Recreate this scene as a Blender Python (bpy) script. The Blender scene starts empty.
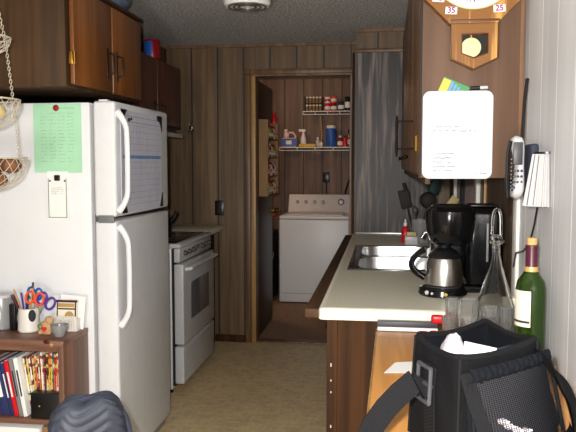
import bpy, bmesh, math, random
from mathutils import Vector, Matrix
random.seed(7)
PI = math.pi
SC = bpy.context.scene
COL = SC.collection

# ------------------------------------------------------------------ camera, world, light, exposure
cam_d = bpy.data.cameras.new('camera'); cam = bpy.data.objects.new('camera', cam_d); COL.objects.link(cam)
cam_d.sensor_width = 36; cam_d.sensor_fit = 'HORIZONTAL'; cam_d.lens = 702.0 * 36 / 576
cam_d.clip_start = 0.02
cam.location = (0, 0, 1.39)
cam.rotation_euler = (PI / 2 - 0.0751, 0, 0.1369)
SC.camera = cam
W = bpy.data.worlds.new('world'); SC.world = W; W.use_nodes = True
W.node_tree.nodes['Background'].inputs[0].default_value = (1.0, 0.95, 0.88, 1)
W.node_tree.nodes['Background'].inputs[1].default_value = 0.45

def lamp(name, kind, loc, power, color=(1, 1, 1), size=0.05, rot=(0, 0, 0), size_y=None):
    d = bpy.data.lights.new(name, kind); o = bpy.data.objects.new(name, d); COL.objects.link(o)
    d.energy = power; d.color = color; o.location = loc; o.rotation_euler = rot
    if kind == 'AREA':
        d.size = size
        if size_y: d.shape = 'RECTANGLE'; d.size_y = size_y
    else:
        d.shadow_soft_size = size
    return o
lamp('camera_flash', 'POINT', (-0.06, 0.0, 1.45), 245, (1.0, 0.975, 0.94), 0.025)
lamp('added_fill_light', 'POINT', (-.4, -1.4, .75), 175, (1.0, .95, .88), .2)  # added fill light behind the camera, there to lift the ceiling
lamp('laundry_bulb', 'POINT', (-1.15, 6.25, 2.2), 12.0, (1.0, 0.62, 0.38), 0.05)
SC.view_settings.view_transform = 'Standard'; SC.view_settings.look = 'None'
SC.view_settings.gamma = 1; SC.view_settings.exposure = 0.0; SC.view_settings.use_curve_mapping = False

# ------------------------------------------------------------------ materials
def srgb(c):
    return tuple((x / 255 / 12.92 if x / 255 <= 0.04045 else ((x / 255 + 0.055) / 1.055) ** 2.4) for x in c) + (1,)
class NT:
    def __init__(s, name):
        s.m = bpy.data.materials.new(name); s.m.use_nodes = True; s.t = s.m.node_tree
        s.b = s.t.nodes['Principled BSDF']
    def n(s, typ, **kw):
        nd = s.t.nodes.new(typ)
        for k, v in kw.items():
            if k in nd.inputs.keys(): nd.inputs[k].default_value = v
            else: setattr(nd, k, v)
        return nd
    def l(s, a, b): s.t.links.new(a, b)
def mat(name, c, rough=0.5, metal=0, var=0.06, scale=12, bump=0, bscale=60, trans=0, ior=1.45, alpha=1, spec=0.5, coat=0):
    """plain surface with a faint procedural mottling"""
    k = NT(name); b = k.b
    c4 = srgb(c)
    tc = k.n('ShaderNodeTexCoord'); nz = k.n('ShaderNodeTexNoise'); nz.inputs['Scale'].default_value = scale; nz.inputs['Detail'].default_value = 4
    k.l(tc.outputs['Object'], nz.inputs['Vector'])
    rp = k.n('ShaderNodeValToRGB'); e = rp.color_ramp.elements
    e[0].position = 0.3; e[1].position = 0.7
    e[0].color = tuple(x * (1 - var) for x in c4[:3]) + (1,); e[1].color = tuple(min(1, x * (1 + var)) for x in c4[:3]) + (1,)
    k.l(nz.outputs['Fac'], rp.inputs['Fac']); k.l(rp.outputs['Color'], b.inputs['Base Color'])
    b.inputs['Roughness'].default_value = rough; b.inputs['Metallic'].default_value = metal
    b.inputs['Specular IOR Level'].default_value = spec
    b.inputs['Transmission Weight'].default_value = trans; b.inputs['IOR'].default_value = ior
    b.inputs['Alpha'].default_value = alpha; b.inputs['Coat Weight'].default_value = coat
    if bump:
        n2 = k.n('ShaderNodeTexNoise'); n2.inputs['Scale'].default_value = bscale; n2.inputs['Detail'].default_value = 6
        k.l(tc.outputs['Object'], n2.inputs['Vector'])
        bp = k.n('ShaderNodeBump'); bp.inputs['Strength'].default_value = bump; bp.inputs['Distance'].default_value = 0.01
        k.l(n2.outputs['Fac'], bp.inputs['Height']); k.l(bp.outputs['Normal'], b.inputs['Normal'])
    return k.m
def wood(name, c1, c2, rough=0.45, axis='z', scale=1.0, groove=None, gcol=(20, 14, 10), spec=0.5, bump=0.05, cath=0.5, gw=0.012):
    """long grain along axis; groove=(axis, offset, spacing) draws panelling joints"""
    k = NT(name); b = k.b
    tc = k.n('ShaderNodeTexCoord'); mp = k.n('ShaderNodeMapping')
    s = {'x': (1.2, 22, 22), 'y': (22, 1.2, 22), 'z': (22, 22, 1.2)}[axis]
    mp.inputs['Scale'].default_value = tuple(q * scale for q in s)
    k.l(tc.outputs['Object'], mp.inputs['Vector'])
    n1 = k.n('ShaderNodeTexNoise'); n1.inputs['Scale'].default_value = 1.0; n1.inputs['Detail'].default_value = 6; n1.inputs['Distortion'].default_value = 0.6
    k.l(mp.outputs['Vector'], n1.inputs['Vector'])
    mp2 = k.n('ShaderNodeMapping'); mp2.inputs['Scale'].default_value = tuple(q * scale * 0.28 for q in s)
    k.l(tc.outputs['Object'], mp2.inputs['Vector'])
    n2 = k.n('ShaderNodeTexNoise'); n2.inputs['Scale'].default_value = 1.0; n2.inputs['Detail'].default_value = 2
    k.l(mp2.outputs['Vector'], n2.inputs['Vector'])
    mu = k.n('ShaderNodeMath', operation='MULTIPLY'); mu.inputs[1].default_value = 9
    k.l(n2.outputs['Fac'], mu.inputs[0])
    si = k.n('ShaderNodeMath', operation='SINE'); k.l(mu.outputs[0], si.inputs[0])
    m2 = k.n('ShaderNodeMath', operation='MULTIPLY_ADD'); m2.inputs[1].default_value = 0.12 * cath
    k.l(si.outputs[0], m2.inputs[0]); k.l(n1.outputs['Fac'], m2.inputs[2])
    rp = k.n('ShaderNodeValToRGB'); e = rp.color_ramp.elements
    e[0].position = 0.36; e[1].position = 0.64; e[0].color = srgb(c1); e[1].color = srgb(c2)
    k.l(m2.outputs[0], rp.inputs['Fac'])
    out = rp.outputs['Color']; hgt = m2.outputs[0]
    if groove:
        ax, off, sp = groove
        sx = k.n('ShaderNodeSeparateXYZ'); k.l(tc.outputs['Object'], sx.inputs[0])
        a = k.n('ShaderNodeMath', operation='ADD'); a.inputs[1].default_value = -off + 50 * sp
        k.l(sx.outputs['xyz'.index(ax)], a.inputs[0])
        d = k.n('ShaderNodeMath', operation='DIVIDE'); d.inputs[1].default_value = sp; k.l(a.outputs[0], d.inputs[0])
        f = k.n('ShaderNodeMath', operation='FRACT'); k.l(d.outputs[0], f.inputs[0])
        lt = k.n('ShaderNodeMath', operation='LESS_THAN'); lt.inputs[1].default_value = gw / sp; k.l(f.outputs[0], lt.inputs[0])
        mx = k.n('ShaderNodeMix', data_type='RGBA'); k.l(lt.outputs[0], mx.inputs[0]); k.l(out, mx.inputs[6]); mx.inputs[7].default_value = srgb(gcol)
        out = mx.outputs[2]
        # each board slightly different
        fl = k.n('ShaderNodeMath', operation='FLOOR'); k.l(d.outputs[0], fl.inputs[0])
        wn = k.n('ShaderNodeTexWhiteNoise', noise_dimensions='1D'); k.l(fl.outputs[0], wn.inputs['W'])
        mr = k.n('ShaderNodeMapRange'); mr.inputs[3].default_value = 0.88; mr.inputs[4].default_value = 1.12; k.l(wn.outputs['Value'], mr.inputs[0])
        hs = k.n('ShaderNodeHueSaturation'); k.l(mr.outputs[0], hs.inputs['Value']); k.l(out, hs.inputs['Color']); out = hs.outputs['Color']
        sb = k.n('ShaderNodeMath', operation='SUBTRACT'); k.l(m2.outputs[0], sb.inputs[0]); k.l(lt.outputs[0], sb.inputs[1]); hgt = sb.outputs[0]
    k.l(out, b.inputs['Base Color']); b.inputs['Roughness'].default_value = rough; b.inputs['Specular IOR Level'].default_value = spec
    bp = k.n('ShaderNodeBump'); bp.inputs['Strength'].default_value = bump * 3; bp.inputs['Distance'].default_value = 0.003
    k.l(hgt, bp.inputs['Height']); k.l(bp.outputs['Normal'], b.inputs['Normal'])
    return k.m
def floor_mat():
    k = NT('vinyl_floor'); b = k.b
    tc = k.n('ShaderNodeTexCoord'); vo = k.n('ShaderNodeTexVoronoi'); vo.inputs['Scale'].default_value = 13
    k.l(tc.outputs['Object'], vo.inputs['Vector'])
    nz = k.n('ShaderNodeTexNoise'); nz.inputs['Scale'].default_value = 35; nz.inputs['Detail'].default_value = 5; k.l(tc.outputs['Object'], nz.inputs['Vector'])
    ad = k.n('ShaderNodeMath', operation='MULTIPLY_ADD'); ad.inputs[1].default_value = 0.35; k.l(vo.outputs['Distance'], ad.inputs[0]); k.l(nz.outputs['Fac'], ad.inputs[2])
    rp = k.n('ShaderNodeValToRGB'); e = rp.color_ramp.elements; e[0].position = 0.45; e[1].position = 0.8
    e[0].color = srgb((200, 174, 130)); e[1].color = srgb((226, 202, 156)); k.l(ad.outputs[0], rp.inputs['Fac'])
    br = k.n('ShaderNodeTexBrick'); br.offset = 0.5; br.inputs['Scale'].default_value = 4; br.inputs['Mortar Size'].default_value = 0.012
    br.inputs['Color1'].default_value = (1, 1, 1, 1); br.inputs['Color2'].default_value = (.93, .93, .93, 1); br.inputs['Mortar'].default_value = (.8, .78, .74, 1)
    k.l(tc.outputs['Object'], br.inputs['Vector'])
    mx = k.n('ShaderNodeMix', data_type='RGBA', blend_type='MULTIPLY'); mx.inputs[0].default_value = 0.7
    k.l(rp.outputs['Color'], mx.inputs[6]); k.l(br.outputs['Color'], mx.inputs[7]); k.l(mx.outputs[2], b.inputs['Base Color'])
    b.inputs['Roughness'].default_value = 0.42
    return k.m
def popcorn():
    k = NT('popcorn_ceiling'); b = k.b
    tc = k.n('ShaderNodeTexCoord'); nz = k.n('ShaderNodeTexNoise'); nz.inputs['Scale'].default_value = 70; nz.inputs['Detail'].default_value = 3
    k.l(tc.outputs['Object'], nz.inputs['Vector'])
    rp = k.n('ShaderNodeValToRGB'); e = rp.color_ramp.elements; e[0].position = 0.36; e[1].position = 0.56
    e[0].color = srgb((190, 189, 188)); e[1].color = srgb((253, 252, 250)); k.l(nz.outputs['Fac'], rp.inputs['Fac']); k.l(rp.outputs['Color'], b.inputs['Base Color'])
    bp = k.n('ShaderNodeBump'); bp.inputs['Strength'].default_value = 1; bp.inputs['Distance'].default_value = 0.09
    k.l(nz.outputs['Fac'], bp.inputs['Height']); k.l(bp.outputs['Normal'], b.inputs['Normal']); b.inputs['Roughness'].default_value = 0.95
    return k.m
def netting():
    k = NT('pocket_netting'); b = k.b
    tc = k.n('ShaderNodeTexCoord'); mp = k.n('ShaderNodeMapping'); mp.inputs['Rotation'].default_value = (0, 0, 0)
    k.l(tc.outputs['UV'], mp.inputs['Vector'])
    vo = k.n('ShaderNodeTexVoronoi'); vo.inputs['Scale'].default_value = 46; vo.inputs['Randomness'].default_value = 0.15; vo.feature = 'DISTANCE_TO_EDGE'
    k.l(mp.outputs['Vector'], vo.inputs['Vector'])
    lt = k.n('ShaderNodeMath', operation='LESS_THAN'); lt.inputs[1].default_value = 0.17; k.l(vo.outputs['Distance'], lt.inputs[0])
    k.l(lt.outputs[0], b.inputs['Alpha']); b.inputs['Base Color'].default_value = srgb((44, 44, 48)); b.inputs['Roughness'].default_value = 0.5
    return k.m
def webbing(name, c):
    k = NT(name); b = k.b
    tc = k.n('ShaderNodeTexCoord'); wv = k.n('ShaderNodeTexWave'); wv.inputs['Scale'].default_value = 90; wv.bands_direction = 'DIAGONAL'
    k.l(tc.outputs['Object'], wv.inputs['Vector'])
    rp = k.n('ShaderNodeValToRGB'); e = rp.color_ramp.elements; c4 = srgb(c)
    e[0].color = tuple(q * 0.6 for q in c4[:3]) + (1,); e[1].color = tuple(q * 1.25 for q in c4[:3]) + (1,)
    k.l(wv.outputs['Fac'], rp.inputs['Fac']); k.l(rp.outputs['Color'], b.inputs['Base Color']); b.inputs['Roughness'].default_value = 0.9; b.inputs['Specular IOR Level'].default_value = .12
    bp = k.n('ShaderNodeBump'); bp.inputs['Strength'].default_value = 0.5; bp.inputs['Distance'].default_value = 0.001
    k.l(wv.outputs['Fac'], bp.inputs['Height']); k.l(bp.outputs['Normal'], b.inputs['Normal'])
    return k.m
def print_mat(name, cols, scale, off):
    """busy printed spine: hard-edged patches of a few ink colours"""
    k = NT(name); b = k.b
    tc = k.n('ShaderNodeTexCoord'); mp = k.n('ShaderNodeMapping'); mp.inputs['Scale'].default_value = (30, 4, scale); mp.inputs['Location'].default_value = (off, off * 2, off * 3)
    k.l(tc.outputs['Object'], mp.inputs['Vector'])
    vo = k.n('ShaderNodeTexVoronoi'); vo.inputs['Scale'].default_value = 1.0; k.l(mp.outputs['Vector'], vo.inputs['Vector'])
    sx = k.n('ShaderNodeSeparateColor'); k.l(vo.outputs['Color'], sx.inputs[0])
    rp = k.n('ShaderNodeValToRGB'); cr = rp.color_ramp; cr.interpolation = 'CONSTANT'
    while len(cr.elements) < len(cols): cr.elements.new(0.5)
    for i, c in enumerate(cols): cr.elements[i].position = i / len(cols); cr.elements[i].color = srgb(c)
    k.l(sx.outputs[0], rp.inputs['Fac']); k.l(rp.outputs['Color'], b.inputs['Base Color']); b.inputs['Roughness'].default_value = 0.5
    return k.m
M = {}
M['floor'] = floor_mat()
M['ldfloor'] = mat('laundry_brown_floor', (150, 122, 96), 0.8, var=0.15, scale=20)
M['ceil'] = popcorn()
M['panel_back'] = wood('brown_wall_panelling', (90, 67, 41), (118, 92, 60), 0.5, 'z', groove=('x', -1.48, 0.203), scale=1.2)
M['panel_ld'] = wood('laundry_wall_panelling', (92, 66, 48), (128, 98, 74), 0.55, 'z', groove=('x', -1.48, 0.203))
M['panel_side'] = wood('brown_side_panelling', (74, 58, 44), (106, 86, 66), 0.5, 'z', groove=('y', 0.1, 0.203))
M['white_panel'] = wood('white_wall_panelling', (196, 197, 199), (206, 207, 209), 0.5, 'z', groove=('y', 2.055 - 0.0, 0.18), gcol=(248, 247, 242), bump=0.01, gw=0.007)
M['white_trim'] = mat('white_painted_trim', (228, 226, 218), 0.45, var=0.03)
M['dark_board'] = wood('black_stained_board', (44, 36, 34), (132, 118, 111), 0.5, 'z', scale=1.9, cath=1.3, spec=0.5)  # flash glare is put into the paler grain colour
M['casing'] = wood('door_casing_wood', (92, 64, 40), (134, 98, 60), 0.45)
M['casing_pale'] = wood('pale_jamb_wood', (150, 112, 62), (186, 146, 88), 0.45)
M['door_dark'] = wood('dark_door_skin', (46, 32, 24), (62, 44, 34), 0.45)
M['cab_side'] = wood('dark_brown_cabinet_side', (56, 38, 20), (80, 55, 30), 0.6, spec=.3)
M['cab_door'] = wood('orange_teak_cabinet_door', (112, 66, 28), (144, 88, 42), 0.35)
M['cab_far'] = wood('red_brown_cabinet_door', (84, 46, 32), (112, 64, 44), 0.45)
M['cab_right'] = wood('mauve_brown_cabinet_end', (90, 68, 53), (103, 79, 62), 0.6, cath=0.2, spec=.2)
M['cab_rdoor'] = wood('brown_right_cabinet_door', (110, 80, 58), (140, 104, 76), 0.4)
M['cab_base'] = wood('dark_base_cabinet', (50, 30, 14), (76, 48, 24), 0.7, spec=.15)
M['rail'] = wood('brown_edge_rail', (62, 42, 28), (86, 60, 40), 0.6, axis='y', spec=.2)
PR = {'yellow': (206, 168, 60), 'paper': (222, 218, 208), 'dark_red': (120, 28, 34), 'cream': (206, 192, 156), 'green': (60, 112, 66), 'orange': (190, 92, 44), 'burgundy': (92, 30, 44), 'red': (180, 40, 42), 'purple': (84, 60, 122), 'blue': (56, 84, 150)}
for i_, (k_, c_) in enumerate(PR.items()):
    M['print_' + k_] = print_mat('printed_%s_spine' % k_, [c_, (62, 50, 42), c_, (214, 196, 150), (140, 60, 40), c_], 55, i_ * 3.7)
M['shelfwood'] = wood('walnut_shelf_board', (104, 70, 54), (132, 92, 74), 0.45)
M['shelftop'] = wood('walnut_shelf_top', (104, 70, 54), (132, 92, 74), 0.4, axis='x')
M['table'] = wood('orange_pine_table_top', (182, 122, 60), (212, 150, 80), 0.35, axis='y')
M['oak'] = wood('golden_oak', (124, 80, 30), (196, 146, 74), 0.5, scale=2.6, cath=2.0, spec=.3)
M['oak_dark'] = mat('dark_oak_edge', (84, 48, 22), 0.5)
M['enamel'] = mat('white_enamel', (226, 228, 230), 0.35, var=0.015, scale=6)
M['enamel_door'] = mat('white_enamel_pebbled', (222, 224, 226), 0.4, var=0.02, bump=0.25, bscale=240)
M['enamel_range_shaded'] = mat('range_shaded_white_enamel', (198, 198, 200), 0.3, var=0.02)  # greyer than the body enamel: shade of the range front put into the colour
M['gasket'] = mat('grey_gasket', (150, 150, 152), 0.7)
M['seam'] = mat('seam_grey', (110, 112, 114), 0.5)
M['black_glass'] = mat('black_ceramic_glass', (14, 14, 15), 0.12)
M['oven_glass'] = mat('smoked_oven_glass', (96, 96, 100), 0.2)
M['burner'] = mat('burner_ring_grey', (70, 70, 72), 0.35)
M['counter'] = mat('speckled_beige_laminate', (222, 218, 198), 0.4, var=0.05, scale=90)
M['counter_edge'] = mat('cream_counter_edge', (232, 228, 210), 0.4, var=0.02)
M['steel'] = mat('brushed_steel', (200, 196, 190), 0.28, metal=1, var=0.05, scale=30)
M['sinksteel'] = mat('sink_steel', (240, 240, 240), 0.3, metal=1, var=0.02)
M['rimsteel'] = mat('sink_rim_steel', (120, 120, 118), 0.2, metal=1, var=0.03)  # same steel darkened, the rim's dark reflection put into the colour
M['chrome'] = mat('chrome', (225, 225, 225), 0.1, metal=1)
M['brass'] = mat('brass', (206, 160, 72), 0.3, metal=1)
M['brass_pale'] = mat('pale_polished_brass', (206, 190, 140), 0.35, metal=0.6)
M['black'] = mat('black_plastic', (20, 20, 22), 0.3, var=0.1)
M['black_gloss'] = mat('glossy_black_plastic', (13, 13, 15), 0.14)
M['black_matte'] = mat('matte_black', (24, 23, 23), 0.7)
M['dark_iron'] = mat('dark_bronze_metal', (42, 30, 24), 0.4, metal=0.5)
M['grey'] = mat('grey_plastic', (128, 128, 130), 0.45)
M['silver'] = mat('silver_plastic', (196, 194, 196), 0.35, var=0.03)
M['dgrey'] = mat('dark_grey_plastic', (62, 62, 66), 0.45)
M['white'] = mat('white_plastic', (234, 234, 230), 0.4, var=0.02)
M['paper'] = mat('white_paper', (238, 238, 234), 0.8, var=0.02)
M['board'] = mat('whiteboard_surface', (196, 197, 200), 0.6, var=0.01)
M['green_paper'] = mat('mint_green_paper', (168, 218, 182), 0.85, var=0.03)
M['ink'] = mat('grey_ink', (104, 122, 116), 0.8)
M['ink_green'] = mat('dark_green_ink', (104, 150, 120), 0.8)
M['ink_pale'] = mat('pale_blue_ink', (84, 92, 130), 0.8)
M['ink_dark'] = mat('black_ink', (44, 44, 50), 0.8)
M['lilac'] = mat('calendar_grey_paper', (200, 202, 218), 0.7, var=0.04)
M['calblue'] = mat('calendar_blue', (108, 148, 196), 0.7)
M['glass'] = mat('clear_glass', (250, 252, 252), 0.02, trans=1.0, var=0)
M['cut_glass'] = mat('cut_glass', (246, 248, 248), 0.03, trans=0.94, var=0, ior=1.52)
M['green_glass'] = mat('green_bottle_glass', (84, 122, 40), 0.04, trans=0.85, var=0)
M['cork'] = mat('cork', (196, 148, 92), 0.85, var=0.2, scale=200)
M['burgundy'] = mat('burgundy_foil', (72, 22, 38), 0.35)
M['gold'] = mat('gold_foil', (196, 160, 96), 0.4, metal=0.3)
M['cream'] = mat('cream_label', (232, 226, 206), 0.7, var=0.03)
M['red'] = mat('red_plastic', (206, 26, 38), 0.3)
M['dark_red'] = mat('dark_red_plastic', (150, 20, 36), 0.35)
M['blue'] = mat('blue_plastic', (46, 92, 178), 0.4)
M['navy'] = mat('navy_cloth', (36, 46, 92), 0.6)
M['purple'] = mat('purple_plastic', (84, 48, 150), 0.4)
M['orange'] = mat('orange_plastic', (222, 84, 34), 0.35)
M['yellow'] = mat('yellow_plastic', (218, 176, 48), 0.45)
M['green'] = mat('green_plastic', (42, 130, 66), 0.45)
M['teal'] = mat('dark_teal', (22, 62, 60), 0.5)
M['magenta'] = mat('magenta_ink', (140, 10, 90), 0.6)
M['bag'] = mat('black_nylon', (19, 19, 20), 0.9, spec=.12, var=0.15, scale=300, bump=0.25, bscale=180)
M['bag_in'] = mat('navy_black_lining', (19, 21, 26), 0.9, spec=.1, var=0.1)
M['bag_trim'] = mat('charcoal_binding_tape', (22, 22, 24), 0.85, spec=.15)
M['net'] = netting()
M['web'] = webbing('black_strap_webbing', (25, 25, 27))
M['plasticbag'] = mat('crumpled_clear_plastic', (236, 224, 230), 0.2, var=0.1, scale=30, alpha=0.75)
M['quilt'] = mat('slate_blue_quilted_nylon', (58, 62, 74), 0.55, var=0.08, bump=0.15, bscale=60)
M['quilt_dark'] = mat('dark_navy_knit', (48, 52, 68), 0.8, var=0.1)
M['wire'] = mat('pale_coated_wire', (196, 186, 166), 0.5)
M['potato'] = mat('potato_skin', (120, 78, 50), 0.8, var=0.25, scale=30)
M['onion'] = mat('onion_skin', (196, 176, 120), 0.5, var=0.2)
M['ceramic'] = mat('white_ceramic', (226, 220, 212), 0.3, var=0.02)
M['bear'] = mat('tan_clay', (190, 152, 108), 0.7, var=0.1)
M['bluebag'] = mat('slate_blue_plastic_bag', (92, 104, 124), 0.4, var=0.25, scale=20, bump=0.8, bscale=25)
M['mauve'] = mat('mauve_curtain', (150, 128, 128), 0.85, var=0.05)
M['shade'] = mat('white_pleated_fabric', (186, 184, 183), 0.7, var=0.01)
M['diff'] = mat('frosted_lamp_cover', (244, 244, 240), 0.3)
M['lampmetal'] = mat('lamp_ring_metal', (120, 120, 118), 0.35, metal=0.7)
M['stone_bowl'] = mat('grey_glass_bowl', (170, 172, 172), 0.15, trans=0.4)
M['cardboard'] = mat('brown_paper', (142, 112, 78), 0.85, var=0.1)
M['amber'] = mat('amber_bottle', (120, 78, 34), 0.2)
M['pinkw'] = mat('pink_white_plastic', (226, 196, 190), 0.4)

# ------------------------------------------------------------------ mesh helpers
class MB:
    def __init__(s): s.bm = bmesh.new()
    def box(s, x0, y0, z0, x1, y1, z1, bev=0, seg=2, mtx=None, mi=0):
        r = bmesh.ops.create_cube(s.bm, size=1.0); vs = r['verts']
        bmesh.ops.scale(s.bm, vec=(abs(x1 - x0), abs(y1 - y0), abs(z1 - z0)), verts=vs)
        bmesh.ops.translate(s.bm, vec=((x0 + x1) / 2, (y0 + y1) / 2, (z0 + z1) / 2), verts=vs)
        if mtx: bmesh.ops.transform(s.bm, matrix=mtx, verts=vs)
        for f in {f for v in vs for f in v.link_faces}: f.material_index = mi
        if bev:
            es = list({e for v in vs for e in v.link_edges})
            bmesh.ops.bevel(s.bm, geom=es, offset=bev, segments=seg, affect='EDGES', profile=0.5)
        return s
    def lathe(s, prof, c=(0, 0, 0), seg=32, axis='z', mi=0, arc=None, flute=None):
        rings = []
        full = arc is None
        n = seg if full else seg + 1
        for (r, z) in prof:
            ring = []
            for i in range(n):
                a = 2 * PI * i / seg if full else arc[0] + (arc[1] - arc[0]) * i / seg
                rr = r * (1 + (flute[1] * math.cos(flute[0] * a) if flute else 0))
                x, y, q = rr * math.cos(a), rr * math.sin(a), z
                p = {'z': (x, y, q), 'y': (x, q, y), 'x': (q, x, y)}[axis]
                ring.append(s.bm.verts.new((p[0] + c[0], p[1] + c[1], p[2] + c[2])))
            rings.append(ring)
        for a, b in zip(rings, rings[1:]):
            for i in range(n if full else n - 1):
                j = (i + 1) % n
                try:
                    f = s.bm.faces.new((a[i], a[j], b[j], b[i])); f.material_index = mi
                except ValueError: pass
        for ring, (r, z) in ((rings[0], prof[0]), (rings[-1], prof[-1])):
            if r > 1e-4 and full:
                pass
        return s
    def solid(s, prof, c=(0, 0, 0), seg=32, axis='z', **k):
        return s.lathe([(0.00001, prof[0][1])] + list(prof) + [(0.00001, prof[-1][1])], c, seg, axis, **k)
    def cyl(s, c, r, h, axis='z', seg=24, r2=None):
        return s.solid([(r, 0), (r if r2 is None else r2, h)], c, seg, axis)
    def tube(s, pts, r, seg=8, closed=False, flat=None, up=None):
        pts = [Vector(p) for p in pts]; n = len(pts); rings = []
        prev = None
        for i, p in enumerate(pts):
            a = pts[i - 1] if (i > 0 or closed) else p
            b = pts[(i + 1) % n] if (i < n - 1 or closed) else p
            t = (b - a).normalized()
            if up is not None: u = t.cross(Vector(up))
            elif prev is None: u = t.orthogonal()
            else: u = prev - t * prev.dot(t)
            if u.length < 1e-6: u = t.orthogonal()
            u.normalize(); prev = u; w = t.cross(u)
            rr = r[i] if isinstance(r, (list, tuple)) else r
            fl = flat if flat else 1
            rings.append([s.bm.verts.new(p + u * rr * math.cos(2 * PI * k / seg) + w * rr * fl * math.sin(2 * PI * k / seg)) for k in range(seg)])
        m = n if closed else n - 1
        for i in range(m):
            a, b = rings[i], rings[(i + 1) % n]
            for k in range(seg):
                try: s.bm.faces.new((a[k], a[(k + 1) % seg], b[(k + 1) % seg], b[k]))
                except ValueError: pass
        if not closed:
            for ring in (rings[0], rings[-1]):
                try: s.bm.faces.new(ring)
                except ValueError: pass
        return s
    def band(s, pts, up, w, t):
        """flat strap: width w along 'up' at each point, thickness t"""
        pts = [Vector(p) for p in pts]; rings = []
        for i, p in enumerate(pts):
            a = pts[max(0, i - 1)]; b = pts[min(len(pts) - 1, i + 1)]
            tg = (b - a).normalized(); U = Vector(up[i] if isinstance(up, list) else up)
            U = (U - tg * U.dot(tg)).normalized(); N = tg.cross(U)
            rings.append([s.bm.verts.new(p + U * x * w / 2 + N * y * t / 2) for x, y in ((-1, -1), (1, -1), (1, 1), (-1, 1))])
        for a, b in zip(rings, rings[1:]):
            for k in range(4): s.bm.faces.new((a[k], a[(k + 1) % 4], b[(k + 1) % 4], b[k]))
        s.bm.faces.new(rings[0]); s.bm.faces.new(rings[-1])
        return s
    def prism(s, poly, d0, d1, plane='xz', mi=0):
        """extrude a 2D polygon: plane xz -> depth in y, xy -> z, yz -> x"""
        def P(a, b, d): return {'xz': (a, d, b), 'xy': (a, b, d), 'yz': (d, a, b)}[plane]
        A = [s.bm.verts.new(P(a, b, d0)) for a, b in poly]; B = [s.bm.verts.new(P(a, b, d1)) for a, b in poly]
        fs = [s.bm.faces.new(A), s.bm.faces.new(B)]
        for i in range(len(poly)):
            j = (i + 1) % len(poly); fs.append(s.bm.faces.new((A[i], A[j], B[j], B[i])))
        for f in fs: f.material_index = mi
        return s
    def ball(s, c, r, sc=(1, 1, 1), seg=16, jit=0):
        rr = bmesh.ops.create_uvsphere(s.bm, u_segments=seg, v_segments=max(6, seg * 2 // 3), radius=r)
        for v in rr['verts']:
            if jit: v.co *= 1 + random.uniform(-jit, jit)
            v.co = Vector((v.co.x * sc[0], v.co.y * sc[1], v.co.z * sc[2])) + Vector(c)
        return s
    def grid(s, f, nu, nv, uv=False, mi=0):
        """surface from f(u,v)->point, u,v in 0..1"""
        V = [[s.bm.verts.new(f(i / nu, j / nv)) for j in range(nv + 1)] for i in range(nu + 1)]
        L = s.bm.loops.layers.uv.verify() if uv else None
        for i in range(nu):
            for j in range(nv):
                fc = s.bm.faces.new((V[i][j], V[i + 1][j], V[i + 1][j + 1], V[i][j + 1])); fc.material_index = mi
                if uv:
                    for lp, (a, b) in zip(fc.loops, ((i, j), (i + 1, j), (i + 1, j + 1), (i, j + 1))): lp[L].uv = (a / nu, b / nv)
        return s
    def rot(s, ang, axis='Z', c=(0, 0, 0)):
        bmesh.ops.rotate(s.bm, cent=c, matrix=Matrix.Rotation(ang, 3, axis), verts=s.bm.verts); return s
    def move(s, v): bmesh.ops.translate(s.bm, vec=v, verts=s.bm.verts); return s
    def build(s, name, m, parent=None, smooth=35, label=None, loc=None, kind=None):
        bm = s.bm; bmesh.ops.remove_doubles(bm, verts=bm.verts, dist=1e-6)
        bmesh.ops.recalc_face_normals(bm, faces=bm.faces)
        me = bpy.data.meshes.new(name); bm.to_mesh(me); bm.free()
        for q in (m if isinstance(m, (list, tuple)) else [m]): me.materials.append(M[q] if isinstance(q, str) else q)
        if smooth and len(me.polygons):
            me.polygons.foreach_set('use_smooth', [True] * len(me.polygons)); me.set_sharp_from_angle(angle=math.radians(smooth))
        o = bpy.data.objects.new(name, me); COL.objects.link(o)
        if parent: o.parent = parent
        if loc: o.location = loc
        if label: o['label'] = label
        if kind: o['kind'] = kind
        return o
def tag(o, label, cat, group=None):
    o['label'] = label; o['category'] = cat
    if group: o['group'] = group
    return o
def thing(name, label, cat, loc=(0, 0, 0), rz=0, group=None):
    o = bpy.data.objects.new(name, None); COL.objects.link(o); o.empty_display_size = 0.05
    o.location = loc; o.rotation_euler = (0, 0, rz)
    return tag(o, label, cat, group)
def struct(name, mb, m, **k): return mb.build(name, m, kind='structure', **k)
def dup(o, loc=None, parent=None):
    c = o.copy(); COL.objects.link(c)
    if parent: c.parent = parent
    if loc is not None: c.location = loc
    for ch in [x for x in COL.objects if x.parent == o]: dup(ch, None, c)
    return c
def text(name, s, size, m, parent, loc, rot, ext=0.0006):
    cu = bpy.data.curves.new(name, 'FONT'); cu.body = s; cu.size = size; cu.extrude = ext; cu.offset = size * .035; cu.align_x = 'CENTER'; cu.align_y = 'CENTER'
    t = bpy.data.objects.new(name, cu); COL.objects.link(t); bpy.context.view_layer.update()
    me = bpy.data.meshes.new_from_object(t.evaluated_get(bpy.context.evaluated_depsgraph_get()))
    bpy.data.objects.remove(t); me.materials.clear(); me.materials.append(M[m])
    o = bpy.data.objects.new(name, me); COL.objects.link(o); o.parent = parent; o.location = loc; o.rotation_euler = rot
    return o
def arc(n, f): return [f(i / (n - 1)) for i in range(n)]
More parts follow.
